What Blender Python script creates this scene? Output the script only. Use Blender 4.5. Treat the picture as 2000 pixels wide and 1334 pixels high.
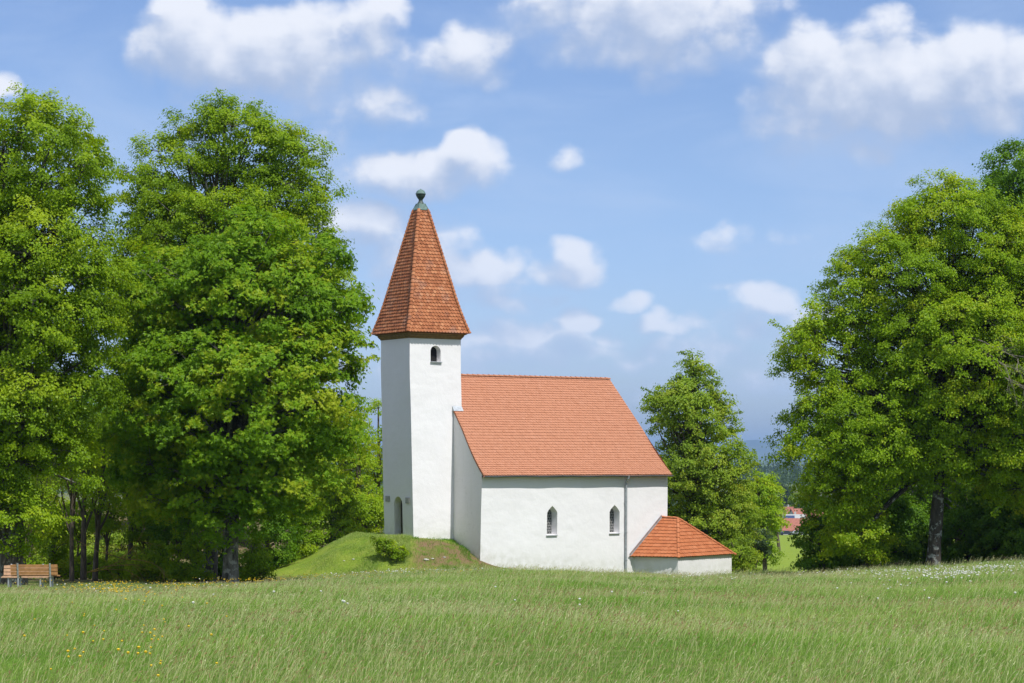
import bpy, math
import numpy as np
from mathutils import Vector, noise, geometry

for o in list(bpy.data.objects):
    bpy.data.objects.remove(o)
sc = bpy.context.scene
COL = sc.collection
R = math.radians
F, CX, HY = 4200.0, 1000.0, 891.0          # focal length in photo pixels, principal column, eye-level row


def at(px, py, Y):
    return np.array([(px - CX) / F * Y, Y, (HY - py) / F * Y])


# ------------------------------------------------------------------ camera
cam = bpy.data.cameras.new("camera")
cam.lens, cam.sensor_width = F * 36 / 2000, 36
cam.shift_y = (HY - 667) / 2000
cam.clip_start, cam.clip_end = 0.5, 120000
co = bpy.data.objects.new("camera", cam)
co.rotation_euler = (R(90), 0, 0)
COL.objects.link(co)
sc.camera = co

# ------------------------------------------------------------------ sun, exposure, sampling
SUN_AZ, SUN_EL = R(38), R(59)               # azimuth measured from the viewer's back towards the right
SD = Vector((math.sin(SUN_AZ) * math.cos(SUN_EL), -math.cos(SUN_AZ) * math.cos(SUN_EL), math.sin(SUN_EL)))
sl = bpy.data.lights.new("sun", 'SUN')
sl.energy, sl.angle, sl.color = 3.45, R(0.53), (1.0, 0.97, 0.915)
so = bpy.data.objects.new("sun", sl)
so.rotation_euler = (-SD).to_track_quat('-Z', 'Y').to_euler()
so.location = (40, -40, 60)
COL.objects.link(so)
sc.view_settings.view_transform = 'Standard'
sc.view_settings.look = 'None'
sc.view_settings.exposure = 0.54
sc.view_settings.gamma = 1
cy = sc.cycles
cy.max_bounces, cy.diffuse_bounces, cy.glossy_bounces, cy.transmission_bounces = 7, 4, 2, 5
cy.volume_bounces, cy.transparent_max_bounces = 0, 8
cy.caustics_reflective = cy.caustics_refractive = False
cy.use_denoising = True
cy.denoiser = 'OPENIMAGEDENOISE'
cy.sample_clamp_indirect = 6


# ------------------------------------------------------------------ node helpers
class NT:
    def __init__(s, tree):
        s.t = tree
        s.n = tree.nodes
        s.l = tree.links

    def put(s, sock, v):
        if isinstance(v, bpy.types.NodeSocket):
            s.l.new(v, sock)
        elif v is not None:
            sock.default_value = v

    def math(s, op, a, b=None, c=None, clamp=False):
        n = s.n.new('ShaderNodeMath')
        n.operation, n.use_clamp = op, clamp
        s.put(n.inputs[0], a)
        if b is not None: s.put(n.inputs[1], b)
        if c is not None: s.put(n.inputs[2], c)
        return n.outputs[0]

    def vmath(s, op, a, b=None, out=0):
        n = s.n.new('ShaderNodeVectorMath')
        n.operation = op
        s.put(n.inputs[0], a)
        if b is not None:
            if op == 'SCALE': s.put(n.inputs['Scale'], b)
            else: s.put(n.inputs[1], b)
        return n.outputs[out]

    def mix(s, f, a, b, mode='MIX'):
        n = s.n.new('ShaderNodeMix')
        n.data_type, n.blend_type = 'RGBA', mode
        s.put(n.inputs[0], f)
        s.put(n.inputs[6], a if isinstance(a, bpy.types.NodeSocket) else (*a, 1) if len(a) == 3 else a)
        s.put(n.inputs[7], b if isinstance(b, bpy.types.NodeSocket) else (*b, 1) if len(b) == 3 else b)
        return n.outputs[2]

    def noise(s, vec, scale, detail=3, rough=.5, dist=0, out=0):
        n = s.n.new('ShaderNodeTexNoise')
        s.put(n.inputs['Vector'], vec)
        n.inputs['Scale'].default_value = scale
        n.inputs['Detail'].default_value = detail
        n.inputs['Roughness'].default_value = rough
        n.inputs['Distortion'].default_value = dist
        return n.outputs[out]

    def rng(s, v, a, b, c=0.0, d=1.0, smooth=False):
        n = s.n.new('ShaderNodeMapRange')
        if smooth: n.interpolation_type = 'SMOOTHSTEP'
        s.put(n.inputs[0], v)
        for i, q in enumerate((a, b, c, d)): s.put(n.inputs[i + 1], q)
        return n.outputs[0]

    def ramp(s, f, stops):
        n = s.n.new('ShaderNodeValToRGB')
        e = n.color_ramp.elements
        while len(e) < len(stops): e.new(.5)
        for k, (p, c) in enumerate(stops):
            e[k].position, e[k].color = p, (*c, 1)
        s.put(n.inputs[0], f)
        return n.outputs[0]

    def attr(s, name, out='Fac'):
        n = s.n.new('ShaderNodeAttribute')
        n.attribute_name = name
        return n.outputs[out]

    def coord(s, which='Object'):
        return s.n.new('ShaderNodeTexCoord').outputs[which]

    def xyz(s, x, y, z):
        n = s.n.new('ShaderNodeCombineXYZ')
        for i, q in enumerate((x, y, z)): s.put(n.inputs[i], q)
        return n.outputs[0]


# ------------------------------------------------------------------ sky: Nishita plus a field of cumulus in direction space
CLOUDS = [  # centre px,py, radii, strength  (turned into azimuth / elevation)
    (375, 80, 105, 90, 1.25), (350, 30, 60, 50, .8), (480, 105, 190, 85, 1.25), (620, 95, 120, 80, 1.15), (730, 60, 65, 60, .85),
    (540, 165, 230, 55, .55), (300, 110, 60, 60, .7),
    (930, 105, 85, 60, .95), (850, 125, 110, 55, .6),
    (730, 205, 90, 55, .75), (630, 215, 110, 55, .6), (660, 270, 100, 50, .35),
    (920, 315, 75, 55, 1.1), (820, 335, 165, 50, 1.0), (740, 330, 80, 40, .8),
    (1250, 20, 260, 85, 1.1), (1290, 90, 215, 60, .75), (1275, 150, 60, 32, .6),
    (1570, 115, 80, 65, 1.0), (1720, 90, 90, 60, 1.0), (1820, 130, 150, 75, 1.05), (1960, 140, 100, 75, 1.05),
    (1760, 165, 280, 110, 1.25), (1680, 190, 230, 75, .9), (1900, 210, 160, 55, .8), (1555, 235, 110, 80, .8), (1650, 260, 140, 60, .6),
    (720, 440, 115, 55, 1.0), (810, 480, 140, 65, .9), (930, 520, 95, 50, 1.0), (860, 570, 190, 35, .55),
    (1130, 510, 62, 48, 1.0), (1110, 530, 75, 32, .9),
    (1225, 588, 36, 22, .7), (1268, 628, 46, 24, .7), (1130, 622, 52, 26, .85), (1500, 580, 70, 36, .85), (1540, 640, 130, 60, .55),
    (1010, 660, 190, 32, .65), (1080, 690, 220, 34, .6), (1350, 700, 260, 40, .5), (900, 730, 260, 40, .45), (1500, 740, 160, 40, .45),
    (1100, 305, 36, 22, .35), (0, 165, 45, 30, .8), (1450, 470, 90, 24, .25), (1160, 760, 300, 30, .4),
    (985, 600, 60, 20, .6), (1060, 585, 45, 18, .5), (1190, 660, 60, 20, .6), (1330, 640, 50, 18, .5), (1420, 690, 70, 22, .6), (960, 690, 60, 22, .6), (1240, 710, 80, 22, .6), (1480, 650, 45, 24, .6), (1170, 720, 50, 18, .5), (1420, 560, 40, 14, .35), (1020, 545, 50, 16, .4),
    (-300, 120, 180, 60, .9), (2300, 330, 220, 60, .8), (2500, 120, 240, 90, .9), (-500, 420, 240, 60, .8),
]


def ae(px, py):
    u, v = (px - CX) / F, (HY - py) / F
    return math.atan(u), math.atan(v / math.sqrt(1 + u * u))


world = bpy.data.worlds.new("World")
sc.world = world
world.use_nodes = True
w = NT(world.node_tree)
w.n.clear()

g = bpy.data.node_groups.new("cloud_field", 'ShaderNodeTree')
g.interface.new_socket("P", in_out='INPUT', socket_type='NodeSocketVector')
g.interface.new_socket("D", in_out='OUTPUT', socket_type='NodeSocketFloat')
q = NT(g)
gi, go = q.n.new('NodeGroupInput'), q.n.new('NodeGroupOutput')
P = gi.outputs[0]
warp = q.noise(P, 34, 2, .5, out=1)
P2 = q.vmath('ADD', P, q.vmath('SCALE', q.vmath('SUBTRACT', warp, (.5, .5, .5)), .016))
acc = None
for (px, py, rx, ry, amp) in CLOUDS:
    a, e = ae(px, py)
    d = q.vmath('MULTIPLY', q.vmath('SUBTRACT', P2, (a, e, 0)), (F / rx / 1.15, F / ry / 1.15, 0))
    f = q.math('MULTIPLY_ADD', q.vmath('DOT_PRODUCT', d, d, out=1), -amp, amp)
    acc = f if acc is None else q.math('SMOOTH_MAX', acc, f, .18)
acc = q.math('MAXIMUM', acc, -.8)
n1 = q.noise(P, 55, 6, .55, .2)
wp2 = q.vmath('ADD', P, q.vmath('SCALE', q.vmath('SUBTRACT', q.noise(P, 120, 3, .6, out=1), (.5, .5, .5)), .010))


def billow(scale):
    v = q.n.new('ShaderNodeTexVoronoi')
    v.voronoi_dimensions, v.feature = '2D', 'SMOOTH_F1'
    q.l.new(wp2, v.inputs['Vector'])
    v.inputs['Scale'].default_value = scale
    v.inputs['Smoothness'].default_value = .25
    return q.math('SUBTRACT', .42, v.outputs['Distance'])


bil = q.math('ADD', q.math('MULTIPLY', billow(42), .52), q.math('MULTIPLY', billow(105), .24))
n2 = q.noise(q.vmath('MULTIPLY', P, (.55, 1.5, 1)), 30, 5, .6, .4)
nn = q.math('ADD', q.math('MULTIPLY', q.math('SUBTRACT', n1, .5), .80), q.math('MULTIPLY', q.math('SUBTRACT', n2, .5), .9))
sx = q.n.new('ShaderNodeSeparateXYZ')
q.l.new(P, sx.inputs[0])
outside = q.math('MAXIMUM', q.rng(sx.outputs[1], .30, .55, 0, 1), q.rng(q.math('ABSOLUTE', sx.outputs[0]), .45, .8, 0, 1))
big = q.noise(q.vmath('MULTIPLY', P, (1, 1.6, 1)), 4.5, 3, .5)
acc = q.math('ADD', acc, q.math('MULTIPLY', outside, q.rng(big, .30, .55, .5, 2.0)))  # unseen clouds added overhead, to the sides and behind for brighter fill light
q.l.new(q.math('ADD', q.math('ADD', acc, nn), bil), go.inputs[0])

gen = w.coord('Generated')
sep = w.n.new('ShaderNodeSeparateXYZ')
w.l.new(w.vmath('NORMALIZE', gen), sep.inputs[0])
az = w.math('ARCTAN2', sep.outputs[0], sep.outputs[1])
el = w.math('ARCSINE', sep.outputs[2])
pv = w.xyz(az, el, 0.0)


def field(vec):
    n = w.n.new('ShaderNodeGroup')
    n.node_tree = g
    w.l.new(vec, n.inputs[0])
    return n.outputs[0]


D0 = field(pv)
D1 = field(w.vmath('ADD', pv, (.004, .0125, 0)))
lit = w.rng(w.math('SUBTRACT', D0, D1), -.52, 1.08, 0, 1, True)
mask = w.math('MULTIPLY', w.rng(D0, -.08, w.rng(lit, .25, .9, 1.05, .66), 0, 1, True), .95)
sky = w.n.new('ShaderNodeTexSky')
sky.sky_type, sky.sun_disc = 'NISHITA', False
sky.sun_elevation, sky.sun_rotation = SUN_EL, math.pi - SUN_AZ
sky.air_density, sky.dust_density, sky.ozone_density, sky.altitude = 1.0, 1.2, 2.2, 450
SK = 0.145
low = w.rng(el, .0, .16, 1, 0, True)
cl = w.mix(lit, (2.15, 2.62, 3.6), (4.3, 4.45, 4.85))
cl = w.mix(w.math('MULTIPLY', low, .45), cl, (2.45, 3.2, 4.6))
skyc = w.mix(1.0, sky.outputs[0], w.mix(low, (.53, .56, .68), (.50, .57, .80)), 'MULTIPLY')
vn = w.noise(w.vmath('MULTIPLY', pv, (1, 2.6, 1)), 9, 5, .55, .5)
veil = w.math('MULTIPLY', w.rng(vn, .40, .72, 0, 1, True), w.rng(el, .0, .25, .50, .26))
skyc = w.mix(veil, skyc, (2.5, 3.15, 4.35))
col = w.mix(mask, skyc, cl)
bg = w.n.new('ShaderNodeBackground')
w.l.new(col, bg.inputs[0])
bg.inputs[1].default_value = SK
wo = w.n.new('ShaderNodeOutputWorld')
w.l.new(bg.outputs[0], wo.inputs[0])
world.cycles.sampling_method = 'MANUAL'
world.cycles.sample_map_resolution = 512


# ------------------------------------------------------------------ materials
def new_mat(name):
    m = bpy.data.materials.new(name)
    m.use_nodes = True
    t = NT(m.node_tree)
    t.n.clear()
    out = t.n.new('ShaderNodeOutputMaterial')
    return m, t, out


def principled(t, out, col, rough=.8, metal=0., spec=.3, bump=None, bstr=.3, bdist=.02):
    p = t.n.new('ShaderNodeBsdfPrincipled')
    t.put(p.inputs['Base Color'], col if isinstance(col, bpy.types.NodeSocket) else (*col, 1))
    t.put(p.inputs['Roughness'], rough)
    p.inputs['Metallic'].default_value = metal
    p.inputs['Specular IOR Level'].default_value = spec
    if bump is not None:
        b = t.n.new('ShaderNodeBump')
        b.inputs['Strength'].default_value = bstr
        b.inputs['Distance'].default_value = bdist
        t.l.new(bump, b.inputs['Height'])
        t.l.new(b.outputs[0], p.inputs['Normal'])
    t.l.new(p.outputs[0], out.inputs[0])
    return p


def leaf_mat(name, c1, c2, c3, trans=.45, tcol=(1.4, 1.3, .5), gloss=.008):
    m, t, out = new_mat(name)
    c = t.ramp(t.attr('tint'), [(0, c1), (.5, c2), (1, c3)])
    d = t.n.new('ShaderNodeBsdfDiffuse')
    t.l.new(c, d.inputs[0])
    tr = t.n.new('ShaderNodeBsdfTranslucent')
    t.l.new(t.mix(1.0, c, tcol, 'MULTIPLY'), tr.inputs[0])
    gl = t.n.new('ShaderNodeBsdfGlossy')
    gl.inputs['Roughness'].default_value = .42
    gl.inputs[0].default_value = (.9, .95, 1, 1)
    m1 = t.n.new('ShaderNodeMixShader')
    m1.inputs[0].default_value = trans
    t.l.new(d.outputs[0], m1.inputs[1]); t.l.new(tr.outputs[0], m1.inputs[2])
    m2 = t.n.new('ShaderNodeMixShader')
    m2.inputs[0].default_value = gloss
    t.l.new(m1.outputs[0], m2.inputs[1]); t.l.new(gl.outputs[0], m2.inputs[2])
    t.l.new(m2.outputs[0], out.inputs[0])
    return m


def bark_mat(name, dark, light, lichen=None, scale=6):
    m, t, out = new_mat(name)
    o = t.coord()
    st = t.vmath('MULTIPLY', o, (1, 1, .25))
    n = t.noise(st, scale, 5, .65, .3)
    c = t.mix(t.rng(n, .35, .68), dark, light)
    if lichen:
        k = t.rng(t.noise(o, 3.2, 4, .6), .54, .60)
        c = t.mix(t.math('MULTIPLY', k, .8), c, lichen)
    principled(t, out, c, .9, spec=.1, bump=n, bstr=.9, bdist=.05)
    return m


def plain_mat(name, col, rough=.6, metal=0., spec=.3, var=.25, scale=8):
    m, t, out = new_mat(name)
    n = t.noise(t.coord(), scale, 4, .6)
    k = t.rng(n, .3, .7, 1 - var, 1 + var)
    c = t.mix(1.0, col, t.xyz(k, k, k), 'MULTIPLY')
    principled(t, out, c, rough, metal, spec, bump=n, bstr=.15, bdist=.01)
    return m


def plaster_mat(name, grime):
    m, t, out = new_mat(name)
    o = t.coord()
    big = t.noise(o, .55, 4, .6)
    fine = t.noise(o, 26, 4, .6)
    c = t.mix(t.rng(big, .35, .7), (.795, .78, .79), (.825, .812, .822))
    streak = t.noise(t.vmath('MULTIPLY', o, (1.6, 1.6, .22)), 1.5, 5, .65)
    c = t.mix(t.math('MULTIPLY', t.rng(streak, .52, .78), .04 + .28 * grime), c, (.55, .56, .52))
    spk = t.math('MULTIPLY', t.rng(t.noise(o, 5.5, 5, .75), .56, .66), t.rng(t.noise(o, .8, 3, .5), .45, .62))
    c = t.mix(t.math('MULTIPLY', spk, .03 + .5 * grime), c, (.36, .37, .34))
    hgt = t.attr('base')
    spl = t.math('MULTIPLY', hgt, t.rng(t.noise(o, 2.6, 4, .6), .35, .65))
    c = t.mix(t.math('MULTIPLY', spl, .45), c, (.42, .43, .33))
    hh = t.math('ADD', t.math('MULTIPLY', t.noise(o, 1.7, 3, .5), 1.6), t.math('MULTIPLY', fine, .22))
    principled(t, out, c, .95, spec=.05, bump=hh, bstr=.35, bdist=.05)
    return m


def tile_mat(name, a, b, c3, weather):
    m, t, out = new_mat(name)
    tint = t.attr('tint')
    c = t.ramp(tint, [(0, a), (.55, b), (1, c3)])
    o = t.coord()
    k = t.rng(t.noise(o, 1.1, 5, .65, .2), .52, .75)
    c = t.mix(t.math('MULTIPLY', k, weather), c, (.27, .215, .19))
    f = t.rng(t.noise(o, 14, 4, .6), .3, .7, .86, 1.12)
    c = t.mix(1.0, c, t.xyz(f, f, f), 'MULTIPLY')
    principled(t, out, c, .85, spec=.15)
    return m


M = {}
M['plaster'] = plaster_mat('white_plaster', 0.0)
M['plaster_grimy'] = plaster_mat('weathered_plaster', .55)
M['tile_new'] = tile_mat('new_clay_tiles', (.385, .165, .094), (.435, .196, .116), (.465, .218, .136), .05)
M['tile_annex'] = tile_mat('orange_clay_tiles', (.38, .118, .048), (.45, .155, .066), (.50, .19, .09), .05)
M['tile_old'] = tile_mat('weathered_clay_tiles', (.27, .095, .042), (.38, .142, .064), (.47, .205, .10), .40)
M['underlay'] = plain_mat('roof_underlay', (.10, .05, .035), .9)
M['copper'] = plain_mat('green_copper', (.115, .18, .16), .6, spec=.3, var=.35, scale=5)
M['copper_dark'] = plain_mat('dark_copper', (.055, .075, .065), .5, spec=.3, var=.3, scale=5)
M['zinc'] = plain_mat('zinc_sheet', (.40, .43, .46), .45, .35, var=.2, scale=4)
M['cornice_wood'] = plain_mat('brown_boards', (.20, .125, .05), .8, var=.3, scale=5)
M['dark_wood'] = plain_mat('dark_door_wood', (.045, .030, .018), .7, var=.4, scale=9)
M['void'] = plain_mat('dark_opening', (.012, .012, .012), .9)
M['stone'] = plain_mat('grey_tablet_stone', (.36, .36, .34), .9, var=.3, scale=14)


def lead_glass():
    m, t, out = new_mat('leaded_glass')
    o = t.coord('UV')
    v = t.n.new('ShaderNodeTexVoronoi')
    v.feature = 'DISTANCE_TO_EDGE'
    t.put(v.inputs['Vector'], o)
    v.inputs['Scale'].default_value = 1
    v.inputs['Randomness'].default_value = 0.0
    k = t.rng(v.outputs[0], .13, .20)
    c = t.mix(k, (.24, .24, .235), (.022, .025, .027))
    principled(t, out, c, .25, spec=.5)
    return m


M['glass'] = lead_glass()
M['bark_linden'] = bark_mat('linden_bark', (.045, .038, .030), (.15, .13, .105), (.24, .25, .22), 5)
M['bark_maple'] = bark_mat('maple_bark', (.05, .045, .036), (.21, .195, .165), (.30, .30, .26), 5)
M['bark_spot'] = bark_mat('lichen_spotted_bark', (.035, .030, .025), (.095, .082, .066), (.28, .29, .27), 5)
M['bark_thin'] = bark_mat('thin_bark', (.06, .05, .035), (.20, .16, .115), None, 9)
M['dead_wood'] = bark_mat('dead_grey_wood', (.13, .11, .09), (.30, .27, .23), None, 12)
M['lichen_wood'] = bark_mat('orange_lichen_twigs', (.16, .11, .05), (.42, .27, .07), (.55, .32, .04), 12)
M['leaf_linden'] = leaf_mat('linden_leaves', (0.137, 0.235, 0.009), (0.222, 0.352, 0.011), (0.344, 0.440, 0.017))
M['leaf_linden_dark'] = leaf_mat('deep_green_linden_leaves', (0.088, 0.189, 0.012), (0.144, 0.281, 0.014), (0.227, 0.372, 0.022))
M['leaf_maple'] = leaf_mat('maple_leaves', (0.124, 0.246, 0.011), (0.212, 0.373, 0.015), (0.372, 0.440, 0.023))
M['leaf_fresh'] = leaf_mat('fresh_yellow_green_leaves', (0.165, 0.276, 0.008), (0.261, 0.408, 0.011), (0.381, 0.440, 0.022))
M['leaf_mid'] = leaf_mat('olive_green_leaves', (0.179, 0.282, 0.024), (0.271, 0.400, 0.031), (0.385, 0.440, 0.048))
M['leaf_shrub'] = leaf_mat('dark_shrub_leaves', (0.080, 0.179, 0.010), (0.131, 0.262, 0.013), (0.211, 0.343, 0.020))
M['leaf_blue'] = leaf_mat('blue_green_leaves', (.045, .085, .034), (.068, .115, .044), (.10, .145, .05))


# ------------------------------------------------------------------ mesh helpers
def root_loc(p):
    v = np.zeros(3)
    while p is not None:
        v += np.array(p.location)
        p = p.parent
    return v


def tag(o, label=None, cat=None, group=None, kind=None):
    for k, v in (('label', label), ('category', cat), ('group', group), ('kind', kind)):
        if v: o[k] = v
    return o


def empty(name, loc, label, cat, group=None):
    o = bpy.data.objects.new(name, None)
    o.location = [float(x) for x in loc]
    o.empty_display_size = .5
    COL.objects.link(o)
    return tag(o, label, cat, group)


def add(name, V, faces, mat, parent=None, tint=None, smooth=False, pattr=None, uv=None, label=None):
    """one mesh object from world-space vertices; faces is an (n,k) array or a list of arrays / index lists"""
    V = np.asarray(V, float).reshape(-1, 3)
    base = root_loc(parent)
    me = bpy.data.meshes.new(name)
    if isinstance(faces, np.ndarray): faces = [faces]
    if faces and not isinstance(faces[0], np.ndarray):
        cnt = np.array([len(f) for f in faces], np.int32)
        idx = np.array([i for f in faces for i in f], np.int32)
    else:
        cnt = np.concatenate([np.full(len(f), f.shape[1], np.int32) for f in faces])
        idx = np.concatenate([f.ravel() for f in faces]).astype(np.int32)
    me.vertices.add(len(V))
    me.vertices.foreach_set('co', (V - base).astype(np.float32).ravel())
    me.loops.add(len(idx))
    me.loops.foreach_set('vertex_index', idx)
    me.polygons.add(len(cnt))
    me.polygons.foreach_set('loop_start', np.concatenate([[0], np.cumsum(cnt)[:-1]]).astype(np.int32))
    me.update(calc_edges=True)
    me.polygons.foreach_set('use_smooth', np.full(len(cnt), smooth, bool))
    if tint is not None:
        a = me.attributes.new('tint', 'FLOAT', 'FACE')
        a.data.foreach_set('value', np.asarray(tint, np.float32))
    for k, v in (pattr or {}).items():
        a = me.attributes.new(k, 'FLOAT', 'POINT')
        a.data.foreach_set('value', np.asarray(v, np.float32))
    if uv is not None:
        u = me.uv_layers.new(name='uv')
        u.data.foreach_set('uv', np.asarray(uv, np.float32)[idx].ravel())
    me.materials.append(mat)
    o = bpy.data.objects.new(name, me)
    COL.objects.link(o)
    if parent is not None: o.parent = parent
    if label: o['label'] = label
    return o


class MB:
    """collects pieces into one mesh"""
    def __init__(s): s.V, s.Fc, s.T = [], [], []

    def face(s, pts, t=.5):
        b = len(s.V)
        s.V += [tuple(p) for p in pts]
        s.Fc.append(list(range(b, b + len(pts)))); s.T.append(t)

    def poly(s, V, Fs, t=.5):
        b = len(s.V)
        s.V += [tuple(p) for p in V]
        for f in Fs: s.Fc.append([b + i for i in f]); s.T.append(t)

    def box(s, c, ax, ay, az, hx, hy, hz, t=.5, bev=0.0):
        c, ax, ay, az = (np.asarray(v, float) for v in (c, ax, ay, az))
        V = [c + ax * hx * i + ay * hy * j + az * hz * k for k in (-1, 1) for j in (-1, 1) for i in (-1, 1)]
        s.poly(V, [[0, 2, 3, 1], [4, 5, 7, 6], [0, 1, 5, 4], [2, 6, 7, 3], [0, 4, 6, 2], [1, 3, 7, 5]], t)

    def tube(s, pts, rad, n=8, cap=True, t=.5):
        V, Q = tube(pts, rad, n)
        b = len(s.V)
        s.V += [tuple(p) for p in V]
        s.Fc += [[b + i for i in f] for f in Q]; s.T += [t] * len(Q)
        if cap:
            s.Fc += [[b + i for i in range(n)][::-1], [b + len(V) - n + i for i in range(n)]]; s.T += [t, t]

    def build(s, name, mat, parent=None, smooth=False, **k):
        return add(name, s.V, s.Fc, mat, parent, tint=s.T, smooth=smooth, **k)


def tube(pts, rad, n=8, ph=0.0):
    pts = np.asarray(pts, float)
    m = len(pts)
    rad = np.broadcast_to(np.asarray(rad, float), (m,))
    d = np.gradient(pts, axis=0)
    d /= np.linalg.norm(d, axis=1, keepdims=True) + 1e-9
    ref = np.array([0, 0, 1.]) if abs(d[0, 2]) < .8 else np.array([1., 0, 0])
    a = np.cross(d, ref); a /= np.linalg.norm(a, axis=1, keepdims=True) + 1e-9
    b = np.cross(d, a)
    th = np.arange(n) * 2 * math.pi / n + ph
    V = pts[:, None, :] + rad[:, None, None] * (a[:, None, :] * np.cos(th)[None, :, None] + b[:, None, :] * np.sin(th)[None, :, None])
    i = np.arange(m - 1)[:, None] * n
    j = np.arange(n)[None, :]
    k = (j + 1) % n
    Q = np.stack([i + j, i + k, i + n + k, i + n + j], -1).reshape(-1, 4)
    return V.reshape(-1, 3), Q


def smooth(a, b, x):
    t = np.clip((x - a) / (b - a), 0, 1)
    return t * t * (3 - 2 * t)


# ------------------------------------------------------------------ terrain
KU = np.array([-.9, -.24, -.135, -.05, 0, .07, .12, .2, .24, .9])
KV = np.array([.050, .050, .0512, .047, .0442, .049, .048, .0427, .0405, .039])
_u = np.linspace(-.9, .9, 721)
_k = np.interp(_u, KU, KV)
_k = np.convolve(np.pad(_k, 16, mode='edge'), np.hanning(33) / np.hanning(33).sum(), 'valid')
FY = [0, 122, 160, 230, 300, 400, 650, 700, 738, 800, 1600, 4000, 20000, 60000]
FZ = [-6.8, -6.9, -9.5, -12.0, -13.8, -16.6, -24.4, -25.6, -28.3, -29.3, -28.6, -28, -34, -40]


def mound(X, Y):
    dx = X + 7.2
    r = np.sqrt(np.where(dx < 0, 2.4 * (1 - np.exp(-np.abs(dx) / .8)) + .78 * np.abs(dx), dx) ** 2 + (Y - 122.5) ** 2) + .22 * np.sin(1.3 * X + .6 * Y) * np.sin(.9 * Y - .5 * X)
    t = np.clip((8.6 - r) / 5.3, 0, 1)
    return np.where(dx < 0, .55 * t + .45 * t * t * (3 - 2 * t), t * t * (3 - 2 * t))


def gz(X, Y):
    X, Y = np.asarray(X, float), np.asarray(Y, float)
    u = X / np.maximum(Y, 30)
    k = np.interp(u, _u, _k)
    k = .0465 + (k - .0465) * smooth(30, 95, Y)
    s = 4 * np.log1p(np.exp(np.clip((Y - 16) / 4, -30, 30)))
    s = np.where(Y > 120, Y - 16, s)
    z = -1.7 - k * s
    far = np.interp(Y, FY, FZ)
    wgt = smooth(118, 165, Y)
    z = z * (1 - wgt) + far * wgt
    z = z + 5.5 * smooth(-11, -22, X) * smooth(122, 152, Y) * (1 - smooth(220, 420, Y))
    z = z + (.05 * np.sin(X * .55 + .3 * Y) + .04 * np.sin(.21 * Y - .9 * X + 1.3) + .05 * np.sin(.13 * X + .09 * Y)) * smooth(8, 20, Y) * (1 - smooth(150, 300, Y))
    m = mound(X, Y)
    top = -4.52 - .035 * np.clip(X + 7, -4, 6)
    rough = .045 * np.sin(2.3 * X + 1.1 * Y) * np.sin(2.0 * Y - .8 * X + 1) + .03 * np.sin(4.1 * X - 2.2 * Y)
    return z * (1 - m) + (top + rough) * m


def ground():
    ys = np.concatenate([[-300, -120, -50, -20], np.linspace(-5, 140, 230), np.geomspace(142, 60000, 130)])
    xs = np.linspace(-1, 1, 261)
    xs = np.sign(xs) * np.abs(xs) ** 1.6
    W = np.where(ys < 140, 75, 75 + (np.maximum(ys, 140) - 140) * .75)
    W[:4] = 250
    X = xs[None, :] * W[:, None]
    Y = np.repeat(ys[:, None], len(xs), 1)
    Z = gz(X, Y)
    V = np.stack([X, Y, Z], -1).reshape(-1, 3)
    nr, nc = X.shape
    i = np.arange(nr - 1)[:, None] * nc + np.arange(nc - 1)[None, :]
    Q = np.stack([i, i + 1, i + nc + 1, i + nc], -1).reshape(-1, 4)
    m = mound(X, Y)
    mown = smooth(.02, .12, m) * (X < -3.4)
    soil = smooth(.05, .3, m) * smooth(-6.0, -5.0, X) * smooth(121, 119.5, Y)
    litter = smooth(-11, -14, X) * smooth(103, 110, Y) * (1 - smooth(.02, .1, m)) * (1 - smooth(180, 300, Y))
    litter = np.maximum(litter, smooth(14.5, 17, X) * smooth(112, 117, Y) * (1 - smooth(140, 170, Y)))
    mown = np.maximum(mown, smooth(160, 210, Y) * (1 - smooth(700, 730, Y)))
    farf = smooth(730, 900, Y)
    mt, t, out = new_mat('meadow_ground')
    o = t.coord()
    g1 = t.noise(o, .22, 4, .6)
    c = t.mix(t.rng(g1, .35, .65), (.075, .120, .022), (.120, .165, .036))
    c = t.mix(t.rng(t.noise(o, 2.2, 3, .6), .45, .7), c, (.16, .165, .06))
    mo = t.mix(t.rng(t.noise(o, 1.1, 5, .65), .35, .7), (.150, .230, .024), (.235, .280, .045))
    c = t.mix(t.attr('mown'), c, mo)
    so_ = t.mix(t.rng(t.noise(o, 1.4, 5, .7), .45, .58), (.19, .125, .072), (.13, .15, .035))
    c = t.mix(t.attr('soil'), c, so_)
    li = t.mix(t.rng(t.noise(o, 1.5, 5, .7), .4, .62), (.20, .145, .085), (.09, .10, .03))
    c = t.mix(t.attr('litter'), c, li)
    vo = t.n.new('ShaderNodeTexVoronoi')
    t.put(vo.inputs['Vector'], t.vmath('MULTIPLY', o, (1, .35, 1)))
    vo.inputs['Scale'].default_value = 1 / 220
    sp = t.n.new('ShaderNodeSeparateColor')
    t.l.new(vo.outputs['Color'], sp.inputs[0])
    ff = t.ramp(sp.outputs[0], [(0, (.05, .085, .025)), (.45, (.10, .165, .035)), (.75, (.12, .155, .05)), (1, (.15, .15, .07))])
    fo = t.rng(t.noise(o, 1 / 900, 4, .6), .45, .55)
    ff = t.mix(fo, ff, (.030, .050, .022))
    c = t.mix(t.attr('far'), c, ff)
    principled(t, out, c, .95, spec=.05, bump=t.noise(o, 9, 4, .7), bstr=.6, bdist=.08)
    ob = add('ground', V, Q, mt, smooth=True, pattr={'mown': mown.ravel(), 'soil': soil.ravel(), 'litter': litter.ravel(), 'far': farf.ravel()})
    tag(ob, 'green meadow hillside falling away to a wide plain', 'ground', kind='structure')


ground()


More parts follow.
